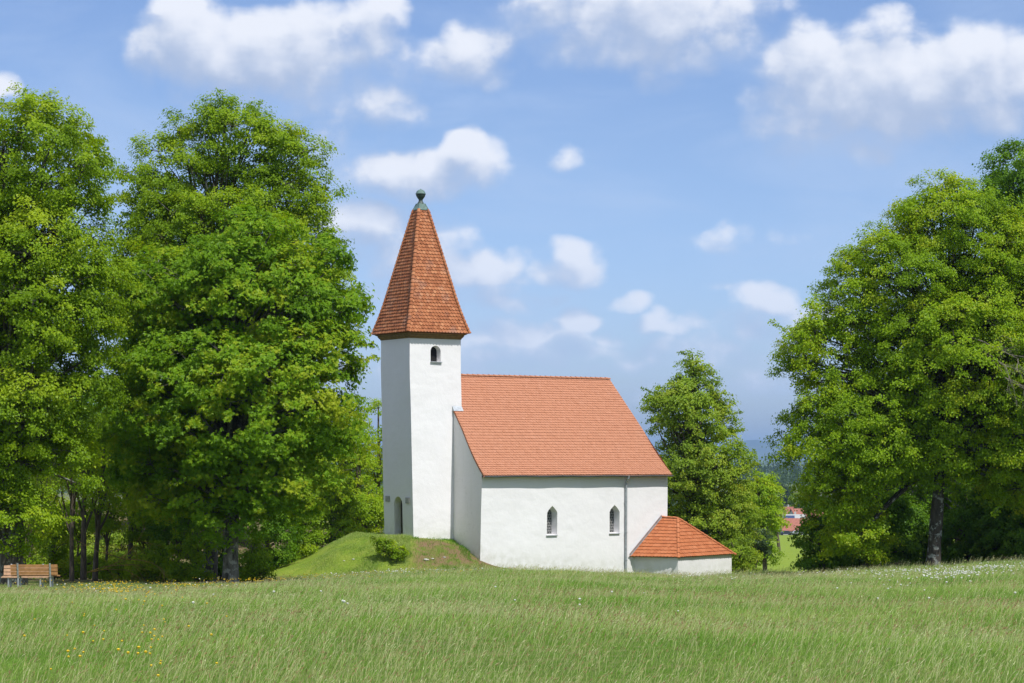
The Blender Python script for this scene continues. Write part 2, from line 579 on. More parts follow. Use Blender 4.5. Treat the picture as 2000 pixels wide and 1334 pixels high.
def far_hills():
    rng = np.random.default_rng(5)
    xs = np.linspace(-15000, 15000, 241)
    prof = np.zeros_like(xs)
    for _ in range(26):
        c, s_, h = rng.uniform(-15000, 15000), rng.uniform(700, 2600), rng.uniform(40, 150)
        prof += h * np.exp(-((xs - c) / s_) ** 2)
    prof *= 95 / prof.mean()
    Xp = (1478 - CX) / F * 24000
    prof = prof * (1 - .8 * np.exp(-((xs - Xp) / 2600) ** 2)) + 75 * np.exp(-((xs - Xp) / 260) ** 2) + 100 * np.exp(-((xs - Xp + 60) / 900) ** 2)
    rows = [(20500, .0), (21800, .25), (23000, .7), (24000, 1.0), (25500, .8), (28500, .0)]
    V, nx = [], len(xs)
    for y, s_ in rows:
        for x, p in zip(xs, prof):
            V.append((x, y + 300 * math.sin(x * .0011), -45 + (p + 45) * s_ * (1 + .06 * math.sin(x * .004 + y))))
    i = np.arange(len(rows) - 1)[:, None] * nx + np.arange(nx - 1)[None, :]
    Q = np.stack([i, i + 1, i + nx + 1, i + nx], -1).reshape(-1, 4)
    mt, t, out = new_mat('forested_hills')
    c = t.mix(t.rng(t.noise(t.coord(), 1 / 700, 5, .6), .42, .6), (.030, .052, .024), (.06, .085, .03))
    principled(t, out, c, 1, spec=0)
    tag(add('hills', V, Q, mt, smooth=True), 'low blue wooded hills on the horizon', 'hills', kind='structure')


far_hills()

# ------------------------------------------------------------------ chapel
TH = R(33)
U = np.array([math.cos(TH), math.sin(TH), 0])
N_ = np.array([-math.sin(TH), math.cos(TH), 0])     # to the back (north)
S_ = -N_                                            # towards the viewer (south)
ZV = np.array([0, 0, 1.])
C0 = np.array([-5.70, 120., 0])
TW, TD = 3.34, 3.28
chapel = empty('chapel', (C0[0] + 1, C0[1] + 1, -4.6),
               'white plastered chapel with a square tower, pointed red spire and steep red tiled nave roof', 'chapel')


def wob(p, amp=.022):
    v = noise.noise_vector(Vector((p[0] * .55 + 3, p[1] * .55, p[2] * .4))) * amp
    v2 = noise.noise_vector(Vector((p[0] * 1.7, p[1] * 1.7 + 9, p[2] * 1.4))) * amp * .35
    return np.array(p) + np.array(v) + np.array(v2)


def lean(z):
    t = np.clip((4.6 - z) / 9.2, 0, 1.15)
    return np.array([.215 * t, 0, 0])


def tower_pt(s, d, z):
    return wob(C0 + U * s + N_ * d + ZV * z + lean(z))


S0, DN, LN, HWN = 2.83, -3.04, 12.86, 4.69     # nave: start along U, south face, length, half width
DR = DN + HWN                                   # ridge line
ZE, ZR = -1.16, 4.62


def nave_pt(s, d, z):
    t = np.clip((-1.2 - z) / 4.8, 0, 1.3)
    return wob(C0 + U * (S0 + s) + N_ * d + ZV * z + np.array([-.10 * t * (1 if s < 6 else .4), 0, 0]))


def densify(loop, step):
    out = []
    for a, b in zip(loop, loop[1:] + loop[:1]):
        n = max(1, int(math.hypot(b[0] - a[0], b[1] - a[1]) / step))
        out += [(a[0] + (b[0] - a[0]) * k / n, a[1] + (b[1] - a[1]) * k / n) for k in range(n)]
    return out


def inside(p, loop):
    c = False
    for (x1, y1), (x2, y2) in zip(loop, loop[1:] + loop[:1]):
        if (y1 > p[1]) != (y2 > p[1]) and p[0] < (x2 - x1) * (p[1] - y1) / (y2 - y1) + x1: c = not c
    return c


def wall_face(mb, outer, holes, fn, step=.45):
    outer = densify(outer, step)
    pts = [Vector(p) for p in outer]
    edges = [(i, (i + 1) % len(outer)) for i in range(len(outer))]
    for h in holes:
        b = len(pts)
        pts += [Vector(p) for p in h]
        edges += [(b + i, b + (i + 1) % len(h)) for i in range(len(h))]
    x0, x1 = min(p[0] for p in outer), max(p[0] for p in outer)
    y0, y1 = min(p[1] for p in outer), max(p[1] for p in outer)
    y = y0 + step * .6
    k = 0
    while y < y1 - .1:
        x = x0 + step * (.5 if k % 2 else .8)
        while x < x1 - .1:
            if inside((x, y), outer) and not any(inside((x, y), h) for h in holes): pts.append(Vector((x, y)))
            x += step
        y += step; k += 1
    vo, eo, fo, *_ = geometry.delaunay_2d_cdt(pts, edges, [], 0, 1e-5)
    V = [fn(p[0], p[1]) for p in vo]
    keep = []
    for f in fo:
        c = (sum(vo[i][0] for i in f) / len(f), sum(vo[i][1] for i in f) / len(f))
        if inside(c, outer) and not any(inside(c, h) for h in holes): keep.append(f)
    mb.poly(V, keep)


def arch(cx, z0, w, h, pointed=False, n=8):
    """closed outline of an arched opening, in (along, z); springing below the top"""
    r = w / 2
    L = [(cx - r, z0), (cx + r, z0)]
    if pointed:
        rise = .95 * w * .62
        zs = z0 + h - rise
        for k in range(n + 1):
            t = k / n
            L.append((cx + r * (1 - t ** 1.35), zs + rise * t ** .92))
        for k in range(1, n + 1):
            t = 1 - k / n
            L.append((cx - r * (1 - t ** 1.35), zs + rise * t ** .92))
    else:
        zs = z0 + h - r
        for k in range(2 * n + 1):
            a = math.pi * k / (2 * n)
            L.append((cx + r * math.cos(a), zs + r * math.sin(a)))
    return L


def reveal(mb, outer, inner, fo, fi):
    n = len(outer)
    for i in range(n):
        j = (i + 1) % n
        mb.face([fo(*outer[i]), fo(*outer[j]), fi(*inner[j]), fi(*inner[i])])


ZB = -8.2
ZT = 6.66
# --- tower walls
bel_o = arch(1.70 - .02, 5.30, .66, .92)
bel_i = arch(1.70 - .02, 5.34, .56, .84)
door_o = arch(1.66, -4.9, .93, 2.62)
mb = MB()
south = [(0, ZB), (TW, ZB), (TW, ZT), (0, ZT)]
wall_face(mb, south, [bel_o], lambda s, z: tower_pt(s, 0, z))
wall_face(mb, [(0, ZB), (TD, ZB), (TD, ZT), (0, ZT)], [door_o], lambda d, z: tower_pt(0, d, z))
wall_face(mb, [(0, ZB), (TD, ZB), (TD, ZT), (0, ZT)], [], lambda d, z: tower_pt(TW, d, z), .8)
wall_face(mb, south, [], lambda s, z: tower_pt(s, TD, z), .8)
reveal(mb, bel_o, bel_i, lambda s, z: tower_pt(s, 0, z), lambda s, z: tower_pt(s, .36, z))
reveal(mb, door_o, door_o, lambda d, z: tower_pt(0, d, z), lambda d, z: tower_pt(.45, d, z))
for f in mb.Fc: pass
V = np.array(mb.V)
tower = add('tower', V, mb.Fc, M['plaster'], chapel, pattr={'base': smooth(-3.3, -4.8, V[:, 2])})
mb = MB(); mb.face([tower_pt(s, .34, z) for s, z in arch(1.68, 5.2, .8, 1.1)])
op = mb.build('belfry_opening', M['void'], tower)
mb = MB()
c = tower_pt(1.70, -.03, 5.285)
mb.box(c, U, N_, ZV, .37, .06, .025); mb.build('sill', M['zinc'], tower)
# door: boarded leaf set back in the arch
mb = MB()
for k in range(5):
    d0, d1 = 1.66 - .48 + k * .192, 1.66 - .48 + (k + 1) * .192 - .012
    mb.box(C0 + U * (.47 + .004 * (k % 2)) + N_ * (d0 + d1) / 2 + ZV * -3.7 + lean(-3.7), N_, U, ZV, (d1 - d0) / 2, .025, 1.45)
dr = mb.build('door', M['dark_wood'], tower)
mb = MB()
mb.box(C0 + U * .42 + N_ * 1.36 + ZV * -3.85 + lean(-3.8), N_, U, ZV, .02, .02, .09); mb.build('handle', M['zinc'], tower)
for d, zc in ((2.78, -2.42), (.52, -2.48)):
    mb = MB()
    mb.box(C0 + U * -.03 + N_ * d + ZV * zc + lean(zc), N_, U, ZV, .21, .03, .165)
    mb.box(C0 + U * -.062 + N_ * d + ZV * (zc + .01) + lean(zc), N_, U, ZV, .13, .012, .10)
    mb.build('tablet', M['stone'], tower)
# --- cornice under the spire
mb = MB()
ctr = C0 + U * TW / 2 + N_ * TD / 2


def ring(h, z): return [ctr + U * a * h + N_ * b * h + ZV * z for a, b in ((-1, -1), (1, -1), (1, 1), (-1, 1))]


prof = [(1.68, 6.60), (1.70, 6.66), (1.74, 6.70), (1.80, 6.79), (1.80, 6.83), (1.90, 6.875), (1.93, 6.90)]
rs = [ring(h, z) for h, z in prof]
for a, b in zip(rs, rs[1:]):
    for k in range(4): mb.face([a[k], a[(k + 1) % 4], b[(k + 1) % 4], b[k]])
mb.face(rs[-1])
mb.build('cornice', M['cornice_wood'], tower)

# --- tiles
rngT = np.random.default_rng(11)


def tile_field(mb, Lf, Rf, length, exposure, tw, nrm, stagger=True, arc=.05, th=.034, jit=.5):
    """courses of round-ended flat tiles between the left and right edge curves Lf(t), Rf(t), t in 0..1 up the slope"""
    rows = max(1, int(round(length / exposure)))
    for i in range(rows):
        t0, t1 = i / rows, min(1.0, (i + 1.35) / rows)
        L0, R0, L1, R1 = (np.asarray(f(t)) for f, t in ((Lf, t0), (Rf, t0), (Lf, t1), (Rf, t1)))
        mid0, mid1 = (L0 + R0) / 2, (L1 + R1) / 2
        w0, w1 = np.linalg.norm(R0 - L0), np.linalg.norm(R1 - L1)
        if w0 < .05: continue
        e = (R0 - L0) / w0
        up = (mid1 - mid0); ul = np.linalg.norm(up); up = up / ul
        n0 = np.asarray(nrm(t0))
        k0 = -int(w0 / 2 / tw) - 2
        off = (.5 if (i % 2 and stagger) else 0)
        for k in range(k0, -k0 + 1):
            xa, xb = (k + off) * tw, (k + off + 1) * tw
            a, b = max(xa, -w0 / 2), min(xb, w0 / 2)
            if b - a < .02: continue
            ta, tb = np.clip(xa, -w1 / 2, w1 / 2), np.clip(xb, -w1 / 2, w1 / 2)
            hh = th * (1 + rngT.uniform(-.15, .15)); sl_ = rngT.uniform(-.005, .005)
            ar = arc if (b - a) > .6 * tw else arc * .4
            g_ = .003
            bot = [(a + g_, ar), (a + (b - a) * .22, ar * .3), ((a + b) / 2, 0), (a + (b - a) * .78, ar * .3), (b - g_, ar)]
            pb = [mid0 + e * x + up * (y + sl_) + n0 * hh for x, y in bot]
            pt = [mid1 + e * tb + n0 * .004, mid1 + e * ta + n0 * .004]
            lo = [p - n0 * (hh + .01) for p in pb]
            t = float(np.clip(rngT.normal(.5, .24 * jit * 2), 0, 1))
            mb.face(pb + pt, t)
            for q_ in range(4): mb.face([lo[q_], lo[q_ + 1], pb[q_ + 1], pb[q_]], t)
            mb.face([lo[0], pb[0], pt[1]], t); mb.face([pb[4], lo[4], pt[0]], t)


def ridge_tiles(mb, a, b, r, step, upv, lift=.02, curve=None):
    a, b = np.asarray(a, float), np.asarray(b, float)
    n = max(1, int(np.linalg.norm(b - a) / step))
    for k in range(n):
        f0, f1 = k / n, (k + 1.18) / n
        p0 = curve(f0) if curve else a + (b - a) * f0
        p1 = curve(min(f1, 1)) if curve else a + (b - a) * min(f1, 1)
        d = (p1 - p0) / np.linalg.norm(p1 - p0)
        sd = np.cross(d, upv); sd /= np.linalg.norm(sd)
        up = np.cross(sd, d)
        r0 = []
        for (p, rr, l) in ((p0, r * 1.08, lift + .022), (p1, r * .86, lift)):
            r0.append([p + up * l + sd * math.cos(t) * rr + up * math.sin(t) * rr * .8 for t in np.linspace(-.35, math.pi + .35, 8)])
        t = float(np.clip(rngT.normal(.55, .2), 0, 1))
        for i in range(7): mb.face([r0[0][i], r0[0][i + 1], r0[1][i + 1], r0[1][i]], t)
        mb.face(r0[0][::-1], t)


# spire
ZS0, ZS1 = 6.93, 14.02


def hw(z):
    return .28 + .2285 * (14.02 - z) + .11 * max(0., (8.95 - z) / 2.0) ** 2


def sp_corner(k, t):
    z = ZS0 + (ZS1 - ZS0) * t
    h = hw(z)
    a, b = ((-1, -1), (1, -1), (1, 1), (-1, 1))[k % 4]
    return ctr + U * a * h + N_ * b * h + ZV * z


def sp_norm(k, t):
    z = ZS0 + (ZS1 - ZS0) * t
    dz = .01
    slope = (hw(z) - hw(z + dz)) / dz
    h = (S_, U, N_, -U)[k]
    n = h + ZV * slope
    return n / np.linalg.norm(n)


mb = MB()
ts = np.linspace(0, 1, 15)
for k in range(4):
    for a, b in zip(ts, ts[1:]):
        mb.face([sp_corner(k, a), sp_corner(k + 1, a), sp_corner(k + 1, b), sp_corner(k, b)], .1)
    tile_field(mb, lambda t, k=k: sp_corner(k, t), lambda t, k=k: sp_corner(k + 1, t), 7.35, .195, .20, lambda t, k=k: sp_norm(k, t), arc=.06, th=.050, jit=.55)
mb.face(ring(hw(ZS0) - .02, ZS0 - .012), .1)
spire = mb.build('spire_roof', M['tile_old'], tower)
mb = MB()
for k in range(4):
    hd = ((-1, -1), (1, -1), (1, 1), (-1, 1))[k]
    o = (U * hd[0] + N_ * hd[1]) / math.sqrt(2)
    ridge_tiles(mb, sp_corner(k, 0), sp_corner(k, 1), .105, .225, o, .015, curve=lambda f, k=k: sp_corner(k, f))
mb.build('hip_tiles', M['tile_old'], spire)
# copper cap, neck and ball
mb = MB()
pr = [(.345, 13.97), (.35, 14.00), (.275, 14.14), (.205, 14.30), (.185, 14.36)]
rs = [ring(h, z) for h, z in pr]
for a, b in zip(rs, rs[1:]):
    for k in range(4): mb.face([a[k], a[(k + 1) % 4], b[(k + 1) % 4], b[k]])
mb.face(rs[-1]); mb.face(rs[0][::-1])
for k in range(4):
    mb.tube([rs[0][k], rs[2][k], rs[4][k]], [.022, .02, .018], 6)
cap = mb.build('copper_cap', M['copper'], tower)


def lathe(prof, n=24):
    V = [ctr + U * r * math.cos(a) + N_ * r * math.sin(a) + ZV * z for r, z in prof for a in np.arange(n) * 2 * math.pi / n]
    Q = [[i * n + j, i * n + (j + 1) % n, (i + 1) * n + (j + 1) % n, (i + 1) * n + j] for i in range(len(prof) - 1) for j in range(n)]
    return V, Q


V, Q = lathe([(.20, 14.34), (.185, 14.40), (.13, 14.47), (.115, 14.55), (.125, 14.60), (.19, 14.68), (.25, 14.78), (.272, 14.87), (.275, 14.90)])
add('finial_bowl', V, Q, M['copper_dark'], tower, smooth=True)
V, Q = lathe([(.275, 14.895), (.30, 14.90), (.30, 14.925), (.275, 14.94), (.255, 15.01), (.20, 15.09), (.12, 15.145), (.05, 15.165), (.035, 15.175), (.03, 15.20), (.0, 15.205)])
add('finial_dome', V, Q, M['copper'], tower, smooth=True)

# --- nave walls
w1o, w1i = arch(4.76, -4.46, .70, 1.66, True), arch(4.74, -4.42, .60, 1.56, True)
w2o, w2i = arch(9.06, -4.44, .70, 1.63, True), arch(9.04, -4.40, .60, 1.53, True)
mb = MB()
zsw = ZE - .02
wall_face(mb, [(0, ZB), (LN, ZB), (LN, zsw), (0, zsw)], [w1o, w2o], lambda s, z: nave_pt(s, DN, z))
for o_, i_ in ((w1o, w1i), (w2o, w2i)):
    reveal(mb, o_, i_, lambda s, z: nave_pt(s, DN, z), lambda s, z: nave_pt(s, DN + .50, z))
wall_face(mb, [(0, ZB), (LN, ZB), (LN, zsw), (0, zsw)], [], lambda s, z: nave_pt(s, DN + 2 * HWN, z), .9)
wall_face(mb, [(DN, ZB), (DN + 2 * HWN, ZB), (DN + 2 * HWN, zsw), (DN, zsw)], [], lambda d, z: nave_pt(LN, d, z), .9)
V = np.array(mb.V)
gzv = gz(V[:, 0], V[:, 1])
nave = add('nave_wall', V, mb.Fc, M['plaster'], chapel, pattr={'base': smooth(1.5, .1, V[:, 2] - np.minimum(gzv, -5.6))})


def roof_z(d):                      # underside height of the roof over the gable, with a slight kick at the eave
    f = (d - (DN - .24)) / (HWN + .24)
    f = f if f <= 1 else 2 - f
    return -1.10 + (ZR + 1.10) * (f - .030 * math.sin(min(f * 2.2, 1) * math.pi))


gab = [(DN, ZB), (DN + 2 * HWN, ZB)] + [(d, roof_z(d) - .03) for d in np.linspace(DN + 2 * HWN, DN, 31)]
mb = MB()
wall_face(mb, gab, [], lambda d, z: nave_pt(0, d, z))
V = np.array(mb.V)
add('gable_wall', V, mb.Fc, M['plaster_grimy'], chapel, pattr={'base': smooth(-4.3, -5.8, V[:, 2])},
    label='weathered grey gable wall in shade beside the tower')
for k, (i_, z0) in enumerate(((w1i, -4.42), (w2i, -4.40))):
    V = [nave_pt(s, DN + .47, z) for s, z in arch((i_[0][0] + i_[1][0]) / 2, z0 - .05, .70, 1.66, True)]
    uv = [(s * 7.5, z * 7.5) for s, z in arch((i_[0][0] + i_[1][0]) / 2, z0 - .05, .70, 1.66, True)]
    # hexagonal pattern: shear the lattice
    uv = [(a + .5 * b, b * .866) for a, b in uv]
    gw = add('window', V, [list(range(len(V)))], M['glass'], nave, uv=uv)
    mb = MB()
    cxs = (i_[0][0] + i_[1][0]) / 2
    zz = z0 - .06
    a, b = nave_pt(cxs - .34, DN, zz), nave_pt(cxs + .34, DN, zz)
    mb.box((a + b) / 2 + S_ * .02, U, S_, ZV, .37, .05, .02)
    mb.build('sill', M['zinc'], nave)

# --- nave roof
E0, EL = -.05, LN + .12
RL = 12.02


def roof_pt(s, t, side=-1):
    f = t
    z = -1.06 + (ZR + .03 + 1.06) * (f - .030 * math.sin(min(f * 2.2, 1) * math.pi))
    d = DR + side * (HWN + .27) * (1 - f)
    sag = -.035 * math.sin(math.pi * np.clip(s / 12.5, 0, 1)) * math.sin(math.pi * f * .9 + .2)
    return C0 + U * (S0 + s) + N_ * d + ZV * (z + sag)


slope = np.array([0, 0, 1.]) * (HWN + .27) + S_ * (ZR + 1.09)
NS = S_ * (ZR + 1.09) + ZV * (HWN + .27); NS /= np.linalg.norm(NS)
NN = N_ * (ZR + 1.09) + ZV * (HWN + .27); NN /= np.linalg.norm(NN)
rl = math.hypot(HWN + .27, ZR + 1.09)
mb = MB()


def east(t): return EL + (RL - EL) * t


# tower footprint interrupts the west edge of the south slope
dcut = 1 - (DR - (-.02)) / (HWN + .27)          # t at which the slope reaches the tower's south face


def west(t):
    return E0 if t <= dcut else TW - S0 - .01


for side in (-1, 1):
    tt = np.linspace(0, 1, 16)
    for a, b in zip(tt, tt[1:]):
        ss0, ss1 = np.linspace(E0, east(a), 13), np.linspace(E0, east(b), 13)
        for k in range(12):
            f = [roof_pt(ss0[k], a, side), roof_pt(ss0[k + 1], a, side), roof_pt(ss1[k + 1], b, side), roof_pt(ss1[k], b, side)]
            mb.face(f if side < 0 else f[::-1], .1)
        mb.face([roof_pt(E0, a, side), roof_pt(E0, b, side), roof_pt(E0, b, side) - ZV * .12, roof_pt(E0, a, side) - ZV * .12], .1)
mb.face([roof_pt(E0, 0) - ZV * .10, roof_pt(EL, 0) - ZV * .10, roof_pt(EL, 0), roof_pt(E0, 0)], .1)
mb.face([roof_pt(E0, 0) - ZV * .10, roof_pt(EL, 0) - ZV * .10, roof_pt(EL - .1, 0) - ZV * .10 + N_ * .35, roof_pt(E0, 0) - ZV * .10 + N_ * .35], .1)
# steep east hip
mb.face([roof_pt(EL, 0, -1), roof_pt(EL, 0, 1), roof_pt(RL, 1)], .4)
tile_field(mb, lambda t: roof_pt(E0, t), lambda t: roof_pt(east(t), t), rl, .19, .19, lambda t: NS, arc=.034, th=.036, jit=.26)
nroof = mb.build('nave_roof', M['tile_new'], chapel)
mb = MB()
ridge_tiles(mb, roof_pt(TW - S0 - .02, 1) + ZV * .0, roof_pt(RL + .05, 1), .10, .36, ZV, .0)
mb.build('ridge_tiles', M['tile_new'], nroof)
# lead flashing where the gable slope dies into the tower
mb = MB()
tf = dcut
p0 = roof_pt(E0 - .03, tf - .035) + NS * .05
p1 = roof_pt(TW - S0 + .04, tf - .035) + NS * .05
mb.face([p0, p1, p1 + ZV * .27 + N_ * .20, p0 + ZV * .27 + N_ * .20])
mb.face([p0, p0 + ZV * .27 + N_ * .2, p0 + ZV * .0 + N_ * .3])
mb.build('flashing', M['zinc'], chapel)
# gutter and downpipe
mb = MB()
ga, gb = roof_pt(E0 - .02, 0) + S_ * .05 - ZV * .035, roof_pt(EL + .02, 0) + S_ * .05 - ZV * .035
nG = 24
pts = [ga + (gb - ga) * k / nG + ZV * (-.012 * math.sin(k * 1.1) - .02 * k / nG) for k in range(nG + 1)]
for a, b in zip(pts, pts[1:]):
    ra = [[p + S_ * math.cos(t) * .08 - ZV * math.sin(t) * .08 for t in np.linspace(-.15, math.pi + .15, 8)] for p in (a, b)]
    for i in range(7):
        mb.face([ra[0][i], ra[0][i + 1], ra[1][i + 1], ra[1][i]])
mb.tube([pts[0] + S_ * .07, pts[-1] + S_ * .07], .012, 6)
M['gutter'] = plain_mat('weathered_gutter_zinc', (.13, .15, .17), .5, .3, var=.2, scale=4)
gut = mb.build('gutter', M['gutter'], chapel)
mb = MB()
sp = 9.80
top = roof_pt(sp, 0) + S_ * .05 - ZV * .10
wp = C0 + U * (S0 + sp) + N_ * (DN - .10)
z0 = -7.6
pp = [top, top - ZV * .10, np.array([wp[0], wp[1], top[2] - .36]), np.array([wp[0], wp[1], top[2] - .6]), np.array([wp[0] - .02, wp[1], z0])]
mb.tube(pp, .066, 10)
mb.tube([top + ZV * .05, top - ZV * .09], [.095, .06], 10)
for zc in (-2.6, -4.4, -6.0):
    mb.tube([np.array([wp[0] - .01, wp[1], zc - .03]), np.array([wp[0] - .01, wp[1], zc + .03])], .080, 10)
mb.build('downpipe', M['zinc'], chapel)

# --- polygonal annex at the south-east corner
def on_wall(px, py):
    u = (px - CX) / F
    b = C0 + U * S0 + N_ * DN
    s = (u * b[1] - b[0]) / (U[0] - u * U[1])
    p = b + U * s
    return np.array([p[0], p[1], (HY - py) / F * p[1]])


def along(p, ang, px):
    d = np.array([math.cos(ang), math.sin(ang), 0])
    u = (px - CX) / F
    t = (u * p[1] - p[0]) / (d[0] - u * d[1])
    return p + d * t


Pw = on_wall(1229, 1086)
Cw = along(Pw, R(-20), 1325)
Rw = along(Cw, R(50), 1434)
ze = (HY - 1088.5) / F * Cw[1]
for p in (Pw, Cw, Rw): p[2] = ze
Ww = on_wall(1292, 1010)
nL = np.cross(Cw - Pw, Ww - Pw)
dA = np.array([(1324 - CX) / F, 1, (HY - 1012) / F])
Aw = dA * (nL @ Pw) / (nL @ dA)
b2 = np.array([math.cos(R(112)), math.sin(R(112)), 0])
R2 = Rw + b2 * 5.0
B2 = C0 + U * (S0 + LN) + N_ * (DN + 5.0); B2[2] = ze
mid = (Pw + Cw + Rw + R2 + B2) / 5
mb = MB()
inset = .16


def inn(p): return p + (mid - p) / np.linalg.norm((mid - p)[:2]) * inset * np.array([1, 1, 0])


loop = [inn(Pw) + (N_ * .4), inn(Cw), inn(Rw), inn(R2), inn(B2)]
for a, b in zip(loop, loop[1:]):
    L = np.linalg.norm(b - a)
    wall_face(mb, [(0, ZB - .6), (L, ZB - .6), (L, ze - .03), (0, ze - .03)], [], lambda x, z, a=a, b=b, L=L: wob(a * np.array([1, 1, 0]) + (b - a) / L * x + ZV * z, .015), .4)
V = np.array(mb.V)
annex = add('annex_wall', V, mb.Fc, M['plaster'], chapel, pattr={'base': smooth(1.3, .0, V[:, 2] - gz(V[:, 0], V[:, 1]))})
mb = MB()
nR = np.cross(Rw - Cw, Aw - Cw); nR /= np.linalg.norm(nR)
nLn = nL / np.linalg.norm(nL)
if nLn[2] < 0: nLn = -nLn
if nR[2] < 0: nR = -nR
mb.face([Pw, Cw, Aw, Ww], .1); mb.face([Cw, Rw, Aw], .1); mb.face([Rw, R2, Aw], .5); mb.face([R2, B2, Aw], .5); mb.face([B2, Ww, Aw], .5)
mb.face([Pw - ZV * .015, Cw - ZV * .015, Rw - ZV * .015, R2 - ZV * .015, B2 - ZV * .015][::-1], .1)
lerp = lambda a, b, t: a + (b - a) * t
tile_field(mb, lambda t: lerp(Pw, Ww, t), lambda t: lerp(Cw, Aw, t), np.linalg.norm((Pw + Cw) / 2 - (Ww + Aw) / 2), .235, .21, lambda t: nLn, arc=.03, th=.045, jit=.32)
tile_field(mb, lambda t: lerp(Cw, Aw, t), lambda t: lerp(Rw, Aw, t), np.linalg.norm((Cw + Rw) / 2 - Aw) * .96, .235, .21, lambda t: nR, arc=.03, th=.045, jit=.32)
aroof = mb.build('annex_roof', M['tile_annex'], chapel)
mb = MB()
for a, o in ((Cw, nLn + nR), (Rw, nR + np.array([.8, .2, .6]))):
    ridge_tiles(mb, a + (Aw - a) * -.02, Aw, .085, .33, o / np.linalg.norm(o), .0)
ridge_tiles(mb, Ww, Aw + (Aw - Ww) * .06, .085, .30, ZV, .0)
mb.build('hip_tiles', M['tile_annex'], aroof)
mb = MB()
q0, q1 = Pw + S_ * .06 + nLn * .05, Ww + S_ * .06 + nLn * .06
mb.face([q0, q1, q1 + nLn * .10 + ZV * .05, q0 + nLn * .10 + ZV * .05]); mb.face([q0, q1, q1 + U * .09 + nLn * .01, q0 + U * .09 + nLn * .01])
mb.build('flashing', M['zinc'], aroof)


# ------------------------------------------------------------------ trees
def unit(v): return v / (np.linalg.norm(v, axis=-1, keepdims=True) + 1e-9)


def leaves(pos, nrm, axis, L, Wd, rng, lobes=False):
    a = unit(axis - nrm * np.sum(axis * nrm, 1, keepdims=True))
    b = np.cross(nrm, a)
    L, Wd = L[:, None], Wd[:, None]
    def kite(p, a, b, L, W_):
        f = .16 * W_
        return np.stack([p - a * L * .5, p + b * W_ * .5 - a * L * .08 + nrm * f, p + a * L * .5 - nrm * L * .08, p - b * W_ * .5 - a * L * .08 + nrm * f], 1)
    if not lobes:
        V = kite(pos, a, b, L, Wd)
    else:
        c, s = math.cos(.95), math.sin(.95)
        root = pos - a * L * .35
        a1, a2 = a * c + b * s, a * c - b * s
        V = np.concatenate([kite(pos, a, b, L, Wd * .62), kite(root + a1 * L * .36, a1, np.cross(nrm, a1), L * .72, Wd * .5),
                            kite(root + a2 * L * .36, a2, np.cross(nrm, a2), L * .72, Wd * .5)], 1)
    n = len(pos) * (3 if lobes else 1)
    return V.reshape(-1, 3), np.arange(n * 4).reshape(-1, 4)


